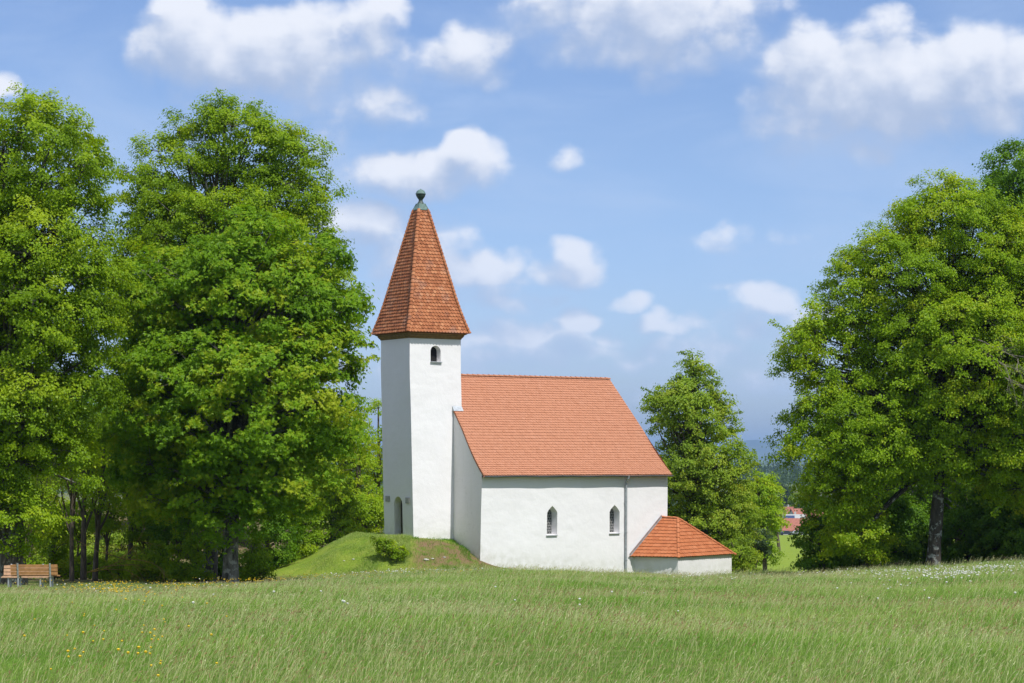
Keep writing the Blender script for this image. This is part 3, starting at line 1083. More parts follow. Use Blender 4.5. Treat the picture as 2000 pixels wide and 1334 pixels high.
def make_tree(name, label, cat, px, Y, env, seed, leafm, barkm, tr=.3, leaf=.11, br=1.3, cr=.5, npc=100, group=None,
              lobes=False, keep=1.0, depth=.95, gap=.95, limbs=True, sprays=0, tinting=.0, py_fork=None, top=None, leanx=0., droop=.25, trunk_sides=12, inner=.15, xmax=1e9):
    rng = np.random.default_rng(seed)
    x0 = (px - CX) / F * Y
    base = np.array([x0, Y, float(gz(x0, Y))])
    k = Y / F
    E = []
    for e in env:
        cx, cy_, rx, ry = e[:4]
        dy = e[4] if len(e) > 4 else 0
        yy = Y + dy
        E.append((at(cx, cy_, yy), np.array([rx * yy / F, max(.6, depth * .5 * (rx + min(ry, rx * 1.3)) * yy / F), ry * yy / F])))
    if cat == 'shrub':
        ex = np.mean([e[0][0] for e in E]); er = np.mean([e[1][0] for e in E])
        for dx in (-.45, .45):
            xx = ex + dx * er
            E.append((np.array([xx, Y - .2, float(gz(xx, Y)) + .45 * er]), np.array([er * .95, er * .9, er * .75])))
    tot = np.array([r[0] * r[2] for _, r in E]); pr_ = tot / tot.sum()
    root = empty(name, base, label, cat, group)
    # boughs on the union of the envelope ellipsoids
    B, OUT, INN, BR = [], [], [], []
    for it in range(int(3000 + 160 * tot.sum() / br ** 2)):
        i = rng.choice(len(E), p=pr_)
        c, r = E[i]
        d = unit(rng.normal(size=3))
        be = min(br, .62 * (r[0] + r[2]) / 2)
        rr = np.maximum(r - .75 * be, r * .35)
        deep = rng.random() < inner
        f = rng.uniform(.15, .6) if deep else rng.uniform(.82, 1.02)
        p = c + d * rr * f
        if not deep and any(j != i and np.sum(((p - E[j][0]) / np.maximum(E[j][1] - .75 * br, E[j][1] * .35)) ** 2) < .62 for j in range(len(E))): continue
        if p[2] < base[2] + .35 - .2 * (cat == 'shrub'): continue
        if B and np.min(np.linalg.norm(np.array(B) - p, axis=1)) < gap * be * (1.15 if deep else 1): continue
        B.append(p); OUT.append(unit(d / rr * r.mean())); INN.append(deep); BR.append(be)
    B, OUT, INN, BR = np.array(B), np.array(OUT), np.array(INN), np.array(BR)
    if keep < 1:
        s = rng.random(len(B)) < keep
        B, OUT, INN, BR = B[s], OUT[s], INN[s], BR[s]
    rb = BR * rng.uniform(.62, 1.38, len(B))
    # clumps on each bough
    CP, CO, CB = [], [], []
    for i in range(len(B)):
        n = max(4, int(2.3 * (rb[i] / cr) ** 2 * rng.uniform(.8, 1.15)))
        if INN[i]: n = int(n * .6)
        d = unit(rng.normal(size=(n * 3, 3)))
        pref = unit(OUT[i] * .8 + np.array([0, 0, .65]))
        d = d[(d @ pref) > -.45][:n]
        d2 = d * np.array([1.08, 1.08, .72])
        CP.append(B[i] + d2 * (rb[i] * rng.uniform(.45, 1.06, (len(d), 1)))); CO.append(unit(d * .6 + OUT[i] * .4)); CB.append(np.full(len(d), i))
    for _ in range(sprays):            # thin twigs that break the outline
        i = rng.integers(len(B))
        if INN[i] or OUT[i][2] > .7: continue
        d = unit(OUT[i] + rng.normal(size=3) * .35 + np.array([0, 0, -.12]))
        for s_ in np.linspace(.9, 1.55, 4):
            CP.append((B[i] + d * rb[i] * s_)[None]); CO.append(d[None]); CB.append(np.array([-1 - i]))
    CP, CO, CB = np.concatenate(CP), np.concatenate(CO), np.concatenate(CB)
    ok = (CP[:, 2] > gz(CP[:, 0], CP[:, 1]) + .25) & (CP[:, 0] < xmax)
    CP, CO, CB = CP[ok], CO[ok], CB[ok]
    cs = cr * rng.uniform(.65, 1.25, len(CP)); cs[CB < 0] *= .5
    cn = np.maximum(6, (npc * (cs / cr) ** 2 * rng.uniform(.7, 1.2, len(CP)))).astype(int)
    ctint = rng.normal(0, .13, len(CP)) + (rng.normal(0, .18, len(B)))[np.where(CB < 0, -1 - CB, CB)]
    id_ = np.repeat(np.arange(len(CP)), cn)
    n = len(id_)
    off = rng.normal(size=(n, 3)) * np.array([.46, .46, .27])
    off *= cs[id_][:, None]
    off[:, 2] -= droop * (off[:, 0] ** 2 + off[:, 1] ** 2) / cs[id_]
    pos = CP[id_] + off
    nrm = unit(np.array([0, -.12, .50]) + CO[id_] * .95 + rng.normal(size=(n, 3)) * .45)
    axis = unit(off + CO[id_] * .2) + np.array([0, 0, -.55]) + rng.normal(size=(n, 3)) * .5
    L = leaf * rng.uniform(.65, 1.25, n)
    V, Q = leaves(pos, nrm, axis, L, L * rng.uniform(.7, .95, n), rng, lobes)
    tint = np.clip(.45 + tinting + ctint[id_] + rng.normal(0, .16, n), 0, 1)
    if lobes: tint = np.repeat(tint, 3)
    # wood
    fork = (HY - py_fork) / F * Y if py_fork is not None else None
    zt = max(c[2] + r[2] * .55 for c, r in E)
    topp = at(*top, Y) if top is not None else np.array([np.average([c[0] for c, _ in E], weights=pr_), Y, zt])
    nt = 14
    tt = np.linspace(0, 1, nt)
    if cat == 'shrub': topp = base + (topp - base) * .6
    path = base + (topp - base) * tt[:, None]
    path[:, 0] += leanx * tt * (1 - tt) * 4 + .10 * tr * 4 * np.sin(tt * 5 + seed) * tt
    path[:, 1] += .10 * tr * 4 * np.cos(tt * 4 + seed) * tt
    rad = tr * (1 - tt) ** .75 * .92 + .03
    rad[0] *= 1.2; rad[1] *= 1.02
    path[0, 2] -= .3
    VV, QQ = [], []
    nb = 0

    def put(p, r, ns):
        nonlocal nb
        v, f = tube(p, r, ns)
        VV.append(v); QQ.append(f + nb); nb += len(v)

    v, f = tube(path, rad, trunk_sides)
    v = v + np.array([noise.noise_vector(Vector(p * 1.8)) * (.16 * tr) for p in v])
    VV.append(v); QQ.append(f); nb += len(v)
    wt = add('trunk', v, f, barkm, root, smooth=True)
    VV, QQ, nb = [], [], 0
    if limbs:
        for i in range(len(B)):
            h = B[i, 2] - base[2]
            hs = max(h * rng.uniform(.55, .88), (base[2] + 0 if fork is None else fork) - base[2]) if fork is not None else h * rng.uniform(.42, .78)
            f = np.clip(hs / (topp[2] - base[2]), .12, .93)
            s0 = base + (topp - base) * f
            s0 = np.array([np.interp(f, tt, path[:, j]) for j in range(3)])
            r0 = min(np.interp(f, tt, rad) * .55, .03 + .022 * np.linalg.norm(B[i] - s0))
            mid_ = (s0 + B[i]) / 2 + np.array([0, 0, .12 * np.linalg.norm(B[i] - s0)]) + rng.normal(size=3) * .25
            t6 = np.linspace(0, 1, 7)[:, None]
            cv = s0 * (1 - t6) ** 2 + mid_ * 2 * t6 * (1 - t6) + B[i] * t6 ** 2
            put(cv, r0 * (1 - t6[:, 0]) + .018, 5)
            cl_ = np.where(CB == i)[0]
            for c in cl_[::2]:
                m_ = (B[i] + CP[c]) / 2 + rng.normal(size=3) * .08
                put(np.array([B[i], m_, CP[c]]), [.016, .011, .005], 3)
        for c in np.where(CB < 0)[0]:
            put(np.array([B[-1 - CB[c]], (B[-1 - CB[c]] + CP[c]) / 2, CP[c]]), [.016, .012, .006], 3)
        if VV: add('limbs', np.concatenate(VV), np.concatenate(QQ), barkm, root, smooth=True)
    add('crown', V, Q, leafm, root, tint=tint)
    return root, base


LG = 'old linden trees'
make_tree('linden_tree', 'tall dark green linden at the left edge behind the wooden benches', 'tree', 24, 92,
          [(60, 316, 168, 140), (170, 338, 50, 100), (150, 420, 85, 120), (70, 560, 170, 240), (40, 760, 165, 190), (125, 720, 105, 190), (120, 880, 65, 110), (-140, 540, 180, 330), (-60, 900, 140, 150), (15, 1015, 85, 85, -.5), (150, 930, 50, 90)],
          1, M['leaf_linden'], M['bark_linden'], tr=.62, leaf=.122, br=1.2, cr=.49, npc=120, inner=.16, gap=1.0, sprays=30, py_fork=900)
make_tree('linden_tree', 'tall round-topped linden rising behind the front maple', 'tree', 409, 108,
          [(462, 268, 122, 104), (322, 372, 98, 125), (380, 310, 100, 105), (540, 340, 100, 125), (300, 560, 100, 180), (450, 520, 220, 220), (585, 400, 68, 100), (590, 560, 110, 150), (400, 800, 200, 160)],
          2, M['leaf_linden'], M['bark_linden'], tr=.36, leaf=.126, br=1.25, cr=.52, npc=116, inner=.10, gap=.98, sprays=30, py_fork=950)
make_tree('maple_tree', 'broad leafy maple in front of the chapel tower, left of it', 'tree', 450, 100,
          [(490, 470, 110, 95), (470, 590, 200, 150), (330, 580, 130, 110), (615, 590, 95, 125), (640, 500, 48, 45), (685, 590, 38, 45), (460, 770, 260, 190), (600, 780, 115, 150), (645, 670, 70, 80), (290, 770, 115, 150), (400, 940, 170, 110), (555, 930, 120, 100), (435, 1015, 75, 60, -1), (300, 930, 90, 90)],
          3, M['leaf_maple'], M['bark_maple'], tr=.36, leaf=.19, br=1.25, cr=.50, npc=54, lobes=True, inner=.22, gap=.98, sprays=90, py_fork=1000, top=(470, 470), tinting=.02, xmax=-6.45)
make_tree('linden_tree', 'bright green linden with lichen-spotted leaning trunk at the right', 'tree', 1821, 113,
          [(1850, 450, 120, 115), (1930, 520, 110, 150), (1765, 550, 140, 130), (1670, 590, 85, 120), (1610, 690, 85, 130), (1570, 720, 65, 60), (1850, 700, 190, 200), (1600, 850, 75, 110), (1700, 840, 140, 150), (1850, 850, 150, 110), (1622, 950, 75, 110), (2010, 760, 150, 240), (2010, 900, 90, 100), (2150, 650, 160, 300), (1670, 1030, 90, 75)],
          4, M['leaf_fresh'], M['bark_spot'], tr=.37, leaf=.122, br=1.25, cr=.50, npc=120, inner=.20, gap=.95, sprays=90, leanx=.25, top=(1850, 480), py_fork=905)
make_tree('linden_tree', 'dark green linden behind the bright one in the top right corner', 'tree', 2060, 128,
          [(2020, 350, 110, 100), (1945, 400, 60, 75), (2080, 520, 150, 220), (2000, 700, 130, 200), (1980, 900, 120, 150)],
          5, M['leaf_linden_dark'], M['bark_linden'], tr=.45, leaf=.145, br=1.3, cr=.55, npc=80, sprays=20)
make_tree('linden_tree', 'slender pointed linden standing behind the east end of the chapel', 'tree', 1343, 142,
          [(1357, 702, 18, 28), (1355, 735, 34, 46), (1352, 765, 52, 50), (1345, 800, 75, 75), (1298, 815, 46, 60), (1395, 835, 55, 75), (1360, 930, 100, 100), (1425, 935, 55, 90), (1320, 1000, 60, 100), (1380, 1040, 80, 90), (1450, 1000, 40, 70)],
          6, M['leaf_mid'], M['bark_linden'], tr=.28, leaf=.15, br=1.0, cr=.45, npc=72, inner=.10, gap=1.0, sprays=70, top=(1356, 690), py_fork=1000)
# trees and shrubs beyond the chapel, towards the valley
make_tree('small_tree', 'yellow-green tree beside the valley lawn, right of the chapel', 'tree', 1495, 190,
          [(1485, 965, 38, 56), (1488, 1010, 40, 55), (1470, 1000, 40, 80), (1488, 1070, 34, 44)], 7, M['leaf_fresh'], M['bark_thin'], tr=.2, leaf=.2, br=1.0, cr=.5, npc=50, depth=1)
make_tree('shrub', 'blue-green bush at the edge of the valley lawn', 'shrub', 1480, 165,
          [(1474, 1060, 30, 46), (1488, 1072, 18, 32), (1455, 1075, 28, 40)], 8, M['leaf_blue'], M['bark_thin'], tr=.1, leaf=.16, br=.8, cr=.42, npc=55)
make_tree('shrub', 'light green bush just behind the right corner of the annex', 'shrub', 1440, 136,
          [(1440, 1075, 34, 36), (1462, 1090, 24, 24)], 9, M['leaf_mid'], M['bark_thin'], tr=.08, leaf=.13, br=.6, cr=.35, npc=55)
make_tree('small_tree', 'pale olive tree in front of the red village roofs', 'tree', 1522, 330,
          [(1510, 985, 24, 28), (1526, 990, 14, 20), (1500, 975, 20, 30), (1516, 1020, 18, 26), (1510, 1042, 16, 22)], 10, M['leaf_mid'], M['bark_thin'], tr=.25, leaf=.3, br=1.3, cr=.7, npc=45)
# shaded understorey on the right
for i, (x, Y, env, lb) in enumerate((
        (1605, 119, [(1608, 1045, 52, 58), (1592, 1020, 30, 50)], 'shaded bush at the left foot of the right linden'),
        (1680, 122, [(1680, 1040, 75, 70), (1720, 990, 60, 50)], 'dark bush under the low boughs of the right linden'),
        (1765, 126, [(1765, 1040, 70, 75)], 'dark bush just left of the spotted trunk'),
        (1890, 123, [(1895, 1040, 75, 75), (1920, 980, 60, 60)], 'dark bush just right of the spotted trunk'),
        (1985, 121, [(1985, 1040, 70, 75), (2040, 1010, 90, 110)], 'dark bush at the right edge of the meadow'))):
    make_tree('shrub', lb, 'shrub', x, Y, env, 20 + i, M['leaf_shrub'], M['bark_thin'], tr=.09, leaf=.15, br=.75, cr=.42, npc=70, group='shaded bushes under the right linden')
for i, (x, Y, lb) in enumerate(((1802, 130, 'dark straight trunk behind the spotted trunk, on its left'), (1866, 126, 'dark straight trunk behind the spotted trunk, on its right'), (1700, 133, 'dark tree far back under the right linden'), (1930, 136, 'dark tree furthest back at the right edge'))):
    make_tree('woodland_tree', lb, 'tree', x, Y, [(x, 850, 95, 120, 3), (x + 10, 960, 90, 90, 3)], 30 + i, M['leaf_linden_dark'], M['bark_linden'],
              tr=.13, leaf=.17, br=1.2, cr=.6, npc=55, group='dark trees behind the right linden')
# left woodland edge
wood = [(140, 108, [(130, 960, 45, 50), (150, 900, 50, 60)], .10, 'slender bare-stemmed tree right of the benches'),
        (163, 112, [(175, 930, 55, 50), (160, 860, 60, 60)], .15, 'second slender tree right of the benches'),
        (185, 110, [(200, 970, 40, 40), (205, 880, 60, 60)], .13, 'double-looking slender tree in the middle of the left thicket'),
        (255, 118, [(260, 960, 60, 60), (250, 890, 70, 60)], .16, 'dark leaning slender tree in the left thicket'),
        (310, 121, [(310, 970, 55, 60), (320, 890, 60, 60)], .14, 'slender tree left of the maple trunk'),
        (100, 116, [(95, 1010, 50, 60), (90, 930, 60, 50)], .11, 'slender tree showing just above the front bench'),
        (60, 122, [(70, 1000, 60, 70), (40, 900, 70, 70)], .14, 'slender tree behind the left linden trunk')]
for i, (x, Y, env, tr, lb) in enumerate(wood):
    make_tree('woodland_tree', lb, 'tree', x, Y, env, 40 + i, M['leaf_fresh'] if i % 2 == 0 else M['leaf_mid'], M['bark_thin'], tr=tr, leaf=.13, br=.8, cr=.42, npc=45, gap=1.15, group='slender trees of the left thicket')
for i, (x, Y, env, lm, lb) in enumerate((
        (345, 115, [(340, 1055, 45, 60), (370, 1010, 40, 50)], 'leaf_shrub', 'dark bush left of the maple trunk'),
        (390, 106, [(385, 1065, 34, 50), (350, 1085, 34, 34)], 'leaf_linden', 'lit bush close against the left side of the twin trunks'),
        (640, 127, [(640, 1048, 48, 30), (680, 1035, 36, 28)], 'leaf_fresh', 'low bright bush along the crest of the mown bank'),
        (572, 123, [(572, 1085, 40, 32), (604, 1066, 34, 28)], 'leaf_linden', 'low green bush at the left foot of the mown bank'),
        (432, 116, [(432, 1080, 45, 45)], 'leaf_shrub', 'dark bush behind the gap between the twin trunks'),
        (300, 110, [(300, 1085, 40, 36)], 'leaf_linden', 'low lit bush in the middle of the thicket edge'),
        (495, 106, [(498, 1085, 30, 40)], 'leaf_linden', 'low bush close against the right side of the maple trunk'),
        (230, 126, [(235, 1070, 60, 45)], 'leaf_mid', 'low olive bush deep in the left thicket'),
        (130, 127, [(120, 1060, 60, 50)], 'leaf_mid', 'low bush behind the front bench'),
        (205, 114, [(205, 1015, 45, 40), (230, 970, 40, 35)], 'leaf_fresh', 'loose yellow-green bush above the lichened branches'),
        (288, 117, [(285, 1040, 50, 45), (300, 990, 45, 40)], 'leaf_linden', 'loose green bush between the thin trunks and the maple'),
        (105, 113, [(108, 1060, 40, 40), (90, 1010, 40, 40)], 'leaf_fresh', 'bright bush directly above the front bench'),
        (150, 119, [(155, 1010, 50, 45)], 'leaf_linden', 'bush between the first two slender trunks'),
        (505, 121, [(512, 1085, 34, 34), (545, 1040, 44, 50)], 'leaf_shrub', 'bush between the maple trunk and the mown bank'),
        (590, 127, [(590, 1015, 50, 50), (560, 980, 50, 50)], 'leaf_linden', 'bush at the top left of the mown bank'),
        (650, 129, [(650, 1000, 50, 45), (640, 960, 50, 40)], 'leaf_linden', 'bush behind the mown bank halfway to the tower'),
        (712, 134, [(705, 1000, 45, 45), (735, 1015, 25, 30)], 'leaf_fresh', 'bright bush just left of the tower door'))):
    make_tree('shrub', lb, 'shrub', x, Y, env, 60 + i, M[lm], M['bark_thin'], tr=.07, leaf=.13, br=.7, cr=.4, npc=70, group='bushes along the left woodland edge')
for i, (x, Y, env, lm, lb) in enumerate((
        (668, 147, [(665, 880, 60, 90), (640, 940, 60, 60), (690, 840, 40, 60)], 'leaf_fresh', 'yellow-green tree between the maple and the tower'),
        (742, 149, [(740, 820, 26, 60), (735, 900, 40, 80), (745, 960, 35, 50)], 'leaf_fresh', 'thin tree peeping out at the left side of the tower'),
        (590, 140, [(590, 900, 70, 90), (560, 980, 60, 60)], 'leaf_linden', 'green tree hidden behind the right side of the maple'),
        (705, 142, [(700, 930, 45, 95), (725, 985, 32, 60), (680, 990, 50, 50)], 'leaf_fresh', 'bright leafy tree directly left of the tower wall'),
        (330, 135, [(330, 840, 120, 110), (250, 880, 100, 90)], 'leaf_linden', 'tree deep behind the left thicket'),
        (470, 140, [(470, 880, 120, 120), (540, 960, 80, 70)], 'leaf_linden_dark', 'tree deep behind the maple trunk'),
        (80, 138, [(80, 830, 150, 120), (-60, 880, 140, 150)], 'leaf_linden_dark', 'tree deep behind the left linden'))):
    make_tree('woodland_tree', lb, 'tree', x, Y, env, 70 + i, M[lm], M['bark_thin'], tr=.16, leaf=.15, br=1.1, cr=.5, npc=60, group='trees of the left woodland')
make_tree('shrub', 'young dark green shrub growing before the tower door', 'shrub', 765, 116.2,
          [(760, 1070, 22, 15), (744, 1062, 12, 15), (784, 1076, 13, 12)], 80, M['leaf_linden'], M['bark_thin'], tr=.03, leaf=.10, br=.30, cr=.20, npc=26, gap=1.2, sprays=26)


# bare twig fans
def twigs(name, label, cat, root_p, dirs, mat, seed, length=2.2, r0=.035, parent=None, levels=3, sag=.25):
    rng = np.random.default_rng(seed)
    VV, QQ, nb = [], [], 0

    def go_(p, d, L, r, lv):
        nonlocal nb
        n = 6
        pts = [p]
        for k in range(n):
            d = unit(d + rng.normal(size=3) * .16 + np.array([0, 0, -sag * .15]))
            pts.append(pts[-1] + d * L / n)
        v, f = tube(np.array(pts), np.linspace(r, r * .35, n + 1), 5)
        VV.append(v); QQ.append(f + nb); nb += len(v)
        if lv > 0:
            for k in range(rng.integers(3, 6)):
                j = rng.integers(2, n + 1)
                go_(pts[j], unit(d + rng.normal(size=3) * .55), L * rng.uniform(.35, .6), r * .5, lv - 1)

    for d in dirs: go_(np.asarray(root_p, float), unit(np.asarray(d, float)), length * rng.uniform(.8, 1.2), r0, levels)
    if parent is None:
        root = empty(name, root_p, label, cat)
        add('branches', np.concatenate(VV), np.concatenate(QQ), mat, root, smooth=True)
        return root
    return add(name, np.concatenate(VV), np.concatenate(QQ), mat, parent, smooth=True, label=label)


rl_tree = [o for o in bpy.data.objects if o.get('label', '').startswith('bright green linden')][0]
twigs('dead_branch', 'bare grey dead branch', None, at(1885, 655, 109.3), [(1, -.25, -.35), (1, -.3, -.6), (1, -.1, -.15)], M['dead_wood'], 3, 3.2, .045, parent=rl_tree)
for k, (px, py, Y, dirs, s_) in enumerate(((170, 1118, 103, [(1, -.1, .28), (1, -.2, .12)], 2.6), (235, 1090, 102, [(1, -.2, -.12), (-.8, -.2, .3), (.9, -.3, .25)], 2.2))):
    p = at(px, py, Y)
    twigs('fallen_branch', ('grey dead branch with orange lichen lying against the left thicket', 'orange lichened branch hanging low in the thicket left of the maple')[k], 'branch', p, dirs, M['lichen_wood'], 9 + k, s_, .024)


# ------------------------------------------------------------------ benches
M['bench_wood'] = plain_mat('oiled_bench_wood', (.44, .22, .088), .6, var=.25, scale=7)
M['bench_wood_pale'] = plain_mat('faded_bench_wood', (.48, .30, .18), .7, var=.25, scale=7)
M['steel'] = plain_mat('galvanised_steel', (.44, .46, .48), .45, .5, var=.15, scale=12)


def bench(label, px0, px1, Y, facing, wood, yaw=0.0):
    """wooden slat bench; FACING +1 looks away from the viewer (back to us)"""
    x0, x1 = (px0 - CX) / F * Y, (px1 - CX) / F * Y
    cx, L = (x0 + x1) / 2, abs(x1 - x0)
    g0 = float(gz(cx, Y))
    A = np.array([math.cos(yaw), math.sin(yaw), 0]); Bv = np.array([-math.sin(yaw), math.cos(yaw), 0]) * facing
    o = np.array([cx, Y, g0])
    root = empty('wooden_bench', o, label, 'bench', 'benches at the left')
    bk = MB()
    tilt = unit(ZV - Bv * .16)
    nrmv = unit(Bv + ZV * .16)
    for i in range(3):
        bk.box(o + Bv * (-.02) + ZV * .45 + tilt * (.10 + .135 * i), A, nrmv, tilt, L / 2, .019, .056, .5)
    bk.build('backrest', wood, root)
    st = MB()
    for i in range(3):
        st.box(o + Bv * (.09 + .14 * i) + ZV * (.45 - .01 * i), A, Bv, ZV, L / 2, .062, .02)
    st.build('seat', wood, root)
    for sx in (-1, 1):
        p = o + A * sx * L * .345
        m1 = MB()
        m1.box(p + ZV * .19 - Bv * .02, A, Bv, ZV, .03, .012, .27)
        m1.box(p + ZV * .45 + tilt * .22 - nrmv * .035 - Bv * .02, A, nrmv, tilt, .03, .010, .27)
        for i in range(3): m1.tube([p + ZV * .45 + tilt * (.10 + .135 * i) - nrmv * .045 - Bv * .02, p + ZV * .45 + tilt * (.10 + .135 * i) - nrmv * .058 - Bv * .02], .014, 6)
        m1.box(p + ZV * .41 + Bv * .20, Bv, A, ZV, .22, .03, .012)
        m1.box(p + ZV * .17 + Bv * .38, A, Bv, ZV, .03, .012, .25)
        m1.build('leg', M['steel'], root)
    return root


bench('front bench of brown slats seen from behind with two steel posts', 21.5, 113, 82, 1, M['bench_wood'])
bench('rear bench of paler slats mostly hidden behind the front bench', 7, 97, 84.6, -1, M['bench_wood_pale'])

# ------------------------------------------------------------------ village in the valley
M['house_wall'] = plain_mat('village_house_plaster', (.50, .49, .45), .9, var=.1, scale=1)
M['house_roof'] = plain_mat('village_red_roof', (.30, .115, .08), .85, var=.25, scale=2)
M['house_roof_pale'] = plain_mat('village_pale_roof', (.36, .37, .36), .6, var=.1, scale=2)
M['pane'] = plain_mat('dark_pane', (.03, .04, .06), .2, spec=.5)
M['solar'] = plain_mat('blue_solar_panel', (.03, .05, .12), .2, spec=.5)
M['car_dark'] = plain_mat('dark_car_paint', (.03, .035, .07), .25, spec=.6, var=.05)
M['car_silver'] = plain_mat('silver_car_paint', (.5, .52, .56), .3, .3, var=.05)
M['tyre'] = plain_mat('black_tyre', (.015, .015, .015), .9)


def house(label, px, Y, L, Wd, hwall, rise, yaw, roofm, solar=False):
    x = (px - CX) / F * Y
    o = np.array([x, Y, float(gz(x, Y))])
    A = np.array([math.cos(yaw), math.sin(yaw), 0]); Bv = np.array([-math.sin(yaw), math.cos(yaw), 0])
    root = empty('village_house', o, label, 'house', 'village houses in the valley')
    m1 = MB()
    P_ = lambda a, b, z: o + A * a * L / 2 + Bv * b * Wd / 2 + ZV * z
    m1.poly([P_(-1, -1, -1), P_(1, -1, -1), P_(1, 1, -1), P_(-1, 1, -1), P_(-1, -1, hwall), P_(1, -1, hwall), P_(1, 1, hwall), P_(-1, 1, hwall), P_(-1, 0, hwall + rise), P_(1, 0, hwall + rise)],
            [[0, 1, 5, 4], [2, 3, 7, 6], [1, 2, 6, 9, 5], [3, 0, 4, 8, 7]])
    wl = m1.build('wall', M['house_wall'], root)
    m1 = MB()
    k = 1.12
    for sgn in (-1, 1):
        e0, e1 = P_(-1.06, sgn * k, hwall - rise * (k - 1)), P_(1.06, sgn * k, hwall - rise * (k - 1))
        r0_, r1_ = P_(-1.06, 0, hwall + rise), P_(1.06, 0, hwall + rise)
        for dz in (.06, .30): m1.face([e0 + ZV * dz, e1 + ZV * dz, r1_ + ZV * dz, r0_ + ZV * dz])
        m1.face([e0 + ZV * .06, e1 + ZV * .06, e1 + ZV * .30, e0 + ZV * .30])
        m1.face([e0 + ZV * .06, e0 + ZV * .3, r0_ + ZV * .3, r0_ + ZV * .06]); m1.face([e1 + ZV * .06, e1 + ZV * .3, r1_ + ZV * .3, r1_ + ZV * .06])
    rf = m1.build('roof', roofm, root)
    m1 = MB(); m1.box(P_(.35, .15, hwall + rise + .3), A, Bv, ZV, .35, .35, .9); m1.build('chimney', M['house_wall'], rf)
    if solar:
        m1 = MB(); a_, b_ = P_(-.5, -.75, hwall + rise * .25 + .36), P_(.3, -.75, hwall + rise * .25 + .36)
        c_, d_ = P_(.3, -.2, hwall + rise * .8 + .36), P_(-.5, -.2, hwall + rise * .8 + .36)
        m1.face([a_, b_, c_, d_]); m1.face([p - ZV * .05 for p in (a_, b_, c_, d_)]); m1.build('solar_panel', M['solar'], rf)
    for a in (-.6, 0, .6):
        m1 = MB(); m1.box(P_(a, -1, hwall * .55) - Bv * .02, A, Bv, ZV, .55, .04, .65); m1.build('window', M['pane'], wl)
    return root


house('nearest red-roofed house at the end of the valley lawn', 1556, 735, 12, 9, 3.0, 3.6, .12, M['house_roof'])
house('pale-roofed house with blue solar panel behind the nearest red roof', 1543, 800, 11, 9, 5.0, 2.4, -.1, M['house_roof_pale'], True)
house('red-roofed house on the right behind the pale roof', 1574, 830, 12, 9, 5.4, 3.4, .3, M['house_roof'])
house('small far red-roofed house left of the pale roof', 1532, 900, 8, 8, 4.6, 3.2, -.5, M['house_roof'])


def car(label, px, Y, mat):
    x = (px - CX) / F * Y
    o = np.array([x, Y, float(gz(x, Y))])
    root = empty('parked_car', o, label, 'car', 'cars parked below the village house')
    prof_ = [(-2.1, .35), (-2.12, .75), (-1.95, .95), (-1.3, 1.0), (-.75, 1.42), (.75, 1.45), (1.35, .98), (2.0, .85), (2.12, .6), (2.1, .35)]
    m1 = MB()
    l = [o + np.array([a, -.85, z]) for a, z in prof_]; r = [o + np.array([a, .85, z]) for a, z in prof_]
    m1.face(l); m1.face(r[::-1])
    for i in range(len(l)): m1.face([l[i - 1], l[i], r[i], r[i - 1]])
    m1.build('body', mat, root)
    m1 = MB(); m1.face([o + np.array([a, -.86, z]) for a, z in ((-1.1, 1.02), (-.7, 1.36), (.7, 1.38), (1.15, 1.02))]); m1.build('window', M['pane'], root)
    for a in (-1.3, 1.3):
        for b in (-.78, .78):
            m1 = MB(); m1.tube([o + np.array([a, b - .1, .32]), o + np.array([a, b + .1, .32])], .32, 14); m1.build('wheel', M['tyre'], root)


car('dark blue car parked at the end of the valley lawn', 1535, 690, M['car_dark'])
car('silver car parked right of the dark blue one', 1556, 694, M['car_silver'])


# far wood of pines as one mass, and scattered valley trees
def pine_mass():
    rng = np.random.default_rng(77)
    PX, PY, H, S = [], [], [], []
    for (y0, y1, xw, n, h, sz) in ((1780, 2050, 560, 1700, 16, 1.7), (2900, 3500, 1000, 1600, 17, 3.0)):
        y = rng.uniform(y0, y1, n); x = rng.uniform(-xw, xw, n) * (y / y0)
        PX.append(x); PY.append(y); H.append(h * rng.uniform(.7, 1.15, n)); S.append(np.full(n, sz))
    x, y, h, s = map(np.concatenate, (PX, PY, H, S))
    m = 26
    id_ = np.repeat(np.arange(len(x)), m)
    t = rng.uniform(.3, 1, len(id_))
    rr = (1.02 - t) * 3.0 + .6
    pos = np.stack([x[id_] + rng.normal(size=len(id_)) * rr * .6, y[id_] + rng.normal(size=len(id_)) * rr * .6, gz(x[id_], y[id_]) + h[id_] * t], 1)
    nr = unit(rng.normal(size=(len(id_), 3)) + np.array([0, -.2, .5]))
    L = s[id_] * rng.uniform(.7, 1.4, len(id_))
    V, Q = leaves(pos, nr, rng.normal(size=(len(id_), 3)), L, L * .8, rng)
    tint = np.clip(rng.normal(.45, .2, len(x))[id_] + rng.normal(0, .1, len(id_)), 0, 1)
    o = add('pine_wood', V, Q, M['leaf_blue'], tint=tint)
    tag(o, 'hazy blue-green belt of pine forest far out on the plain', 'forest', kind='stuff')


pine_mass()
for i, (px, Y, hgt) in enumerate(((1505, 980, 9), (1560, 1050, 12), (1535, 1250, 12), (1515, 1420, 13))):
    gy = float(gz((px - CX) / F * Y, Y))
    py = HY - (gy + hgt * .55) / Y * F
    make_tree('valley_tree', ('round tree left of the village roofs', 'round tree behind the village roofs', 'far hazy tree beside the pale field', 'furthest hazy tree before the pine forest')[i], 'tree', px, Y,
              [(px, py, hgt * .42 / Y * F, hgt * .46 / Y * F)], 90 + i, M['leaf_blue'] if i > 1 else M['leaf_mid'], M['bark_thin'], tr=.25, leaf=.6, br=1.6, cr=.9, npc=24, limbs=False, group='trees down in the valley')


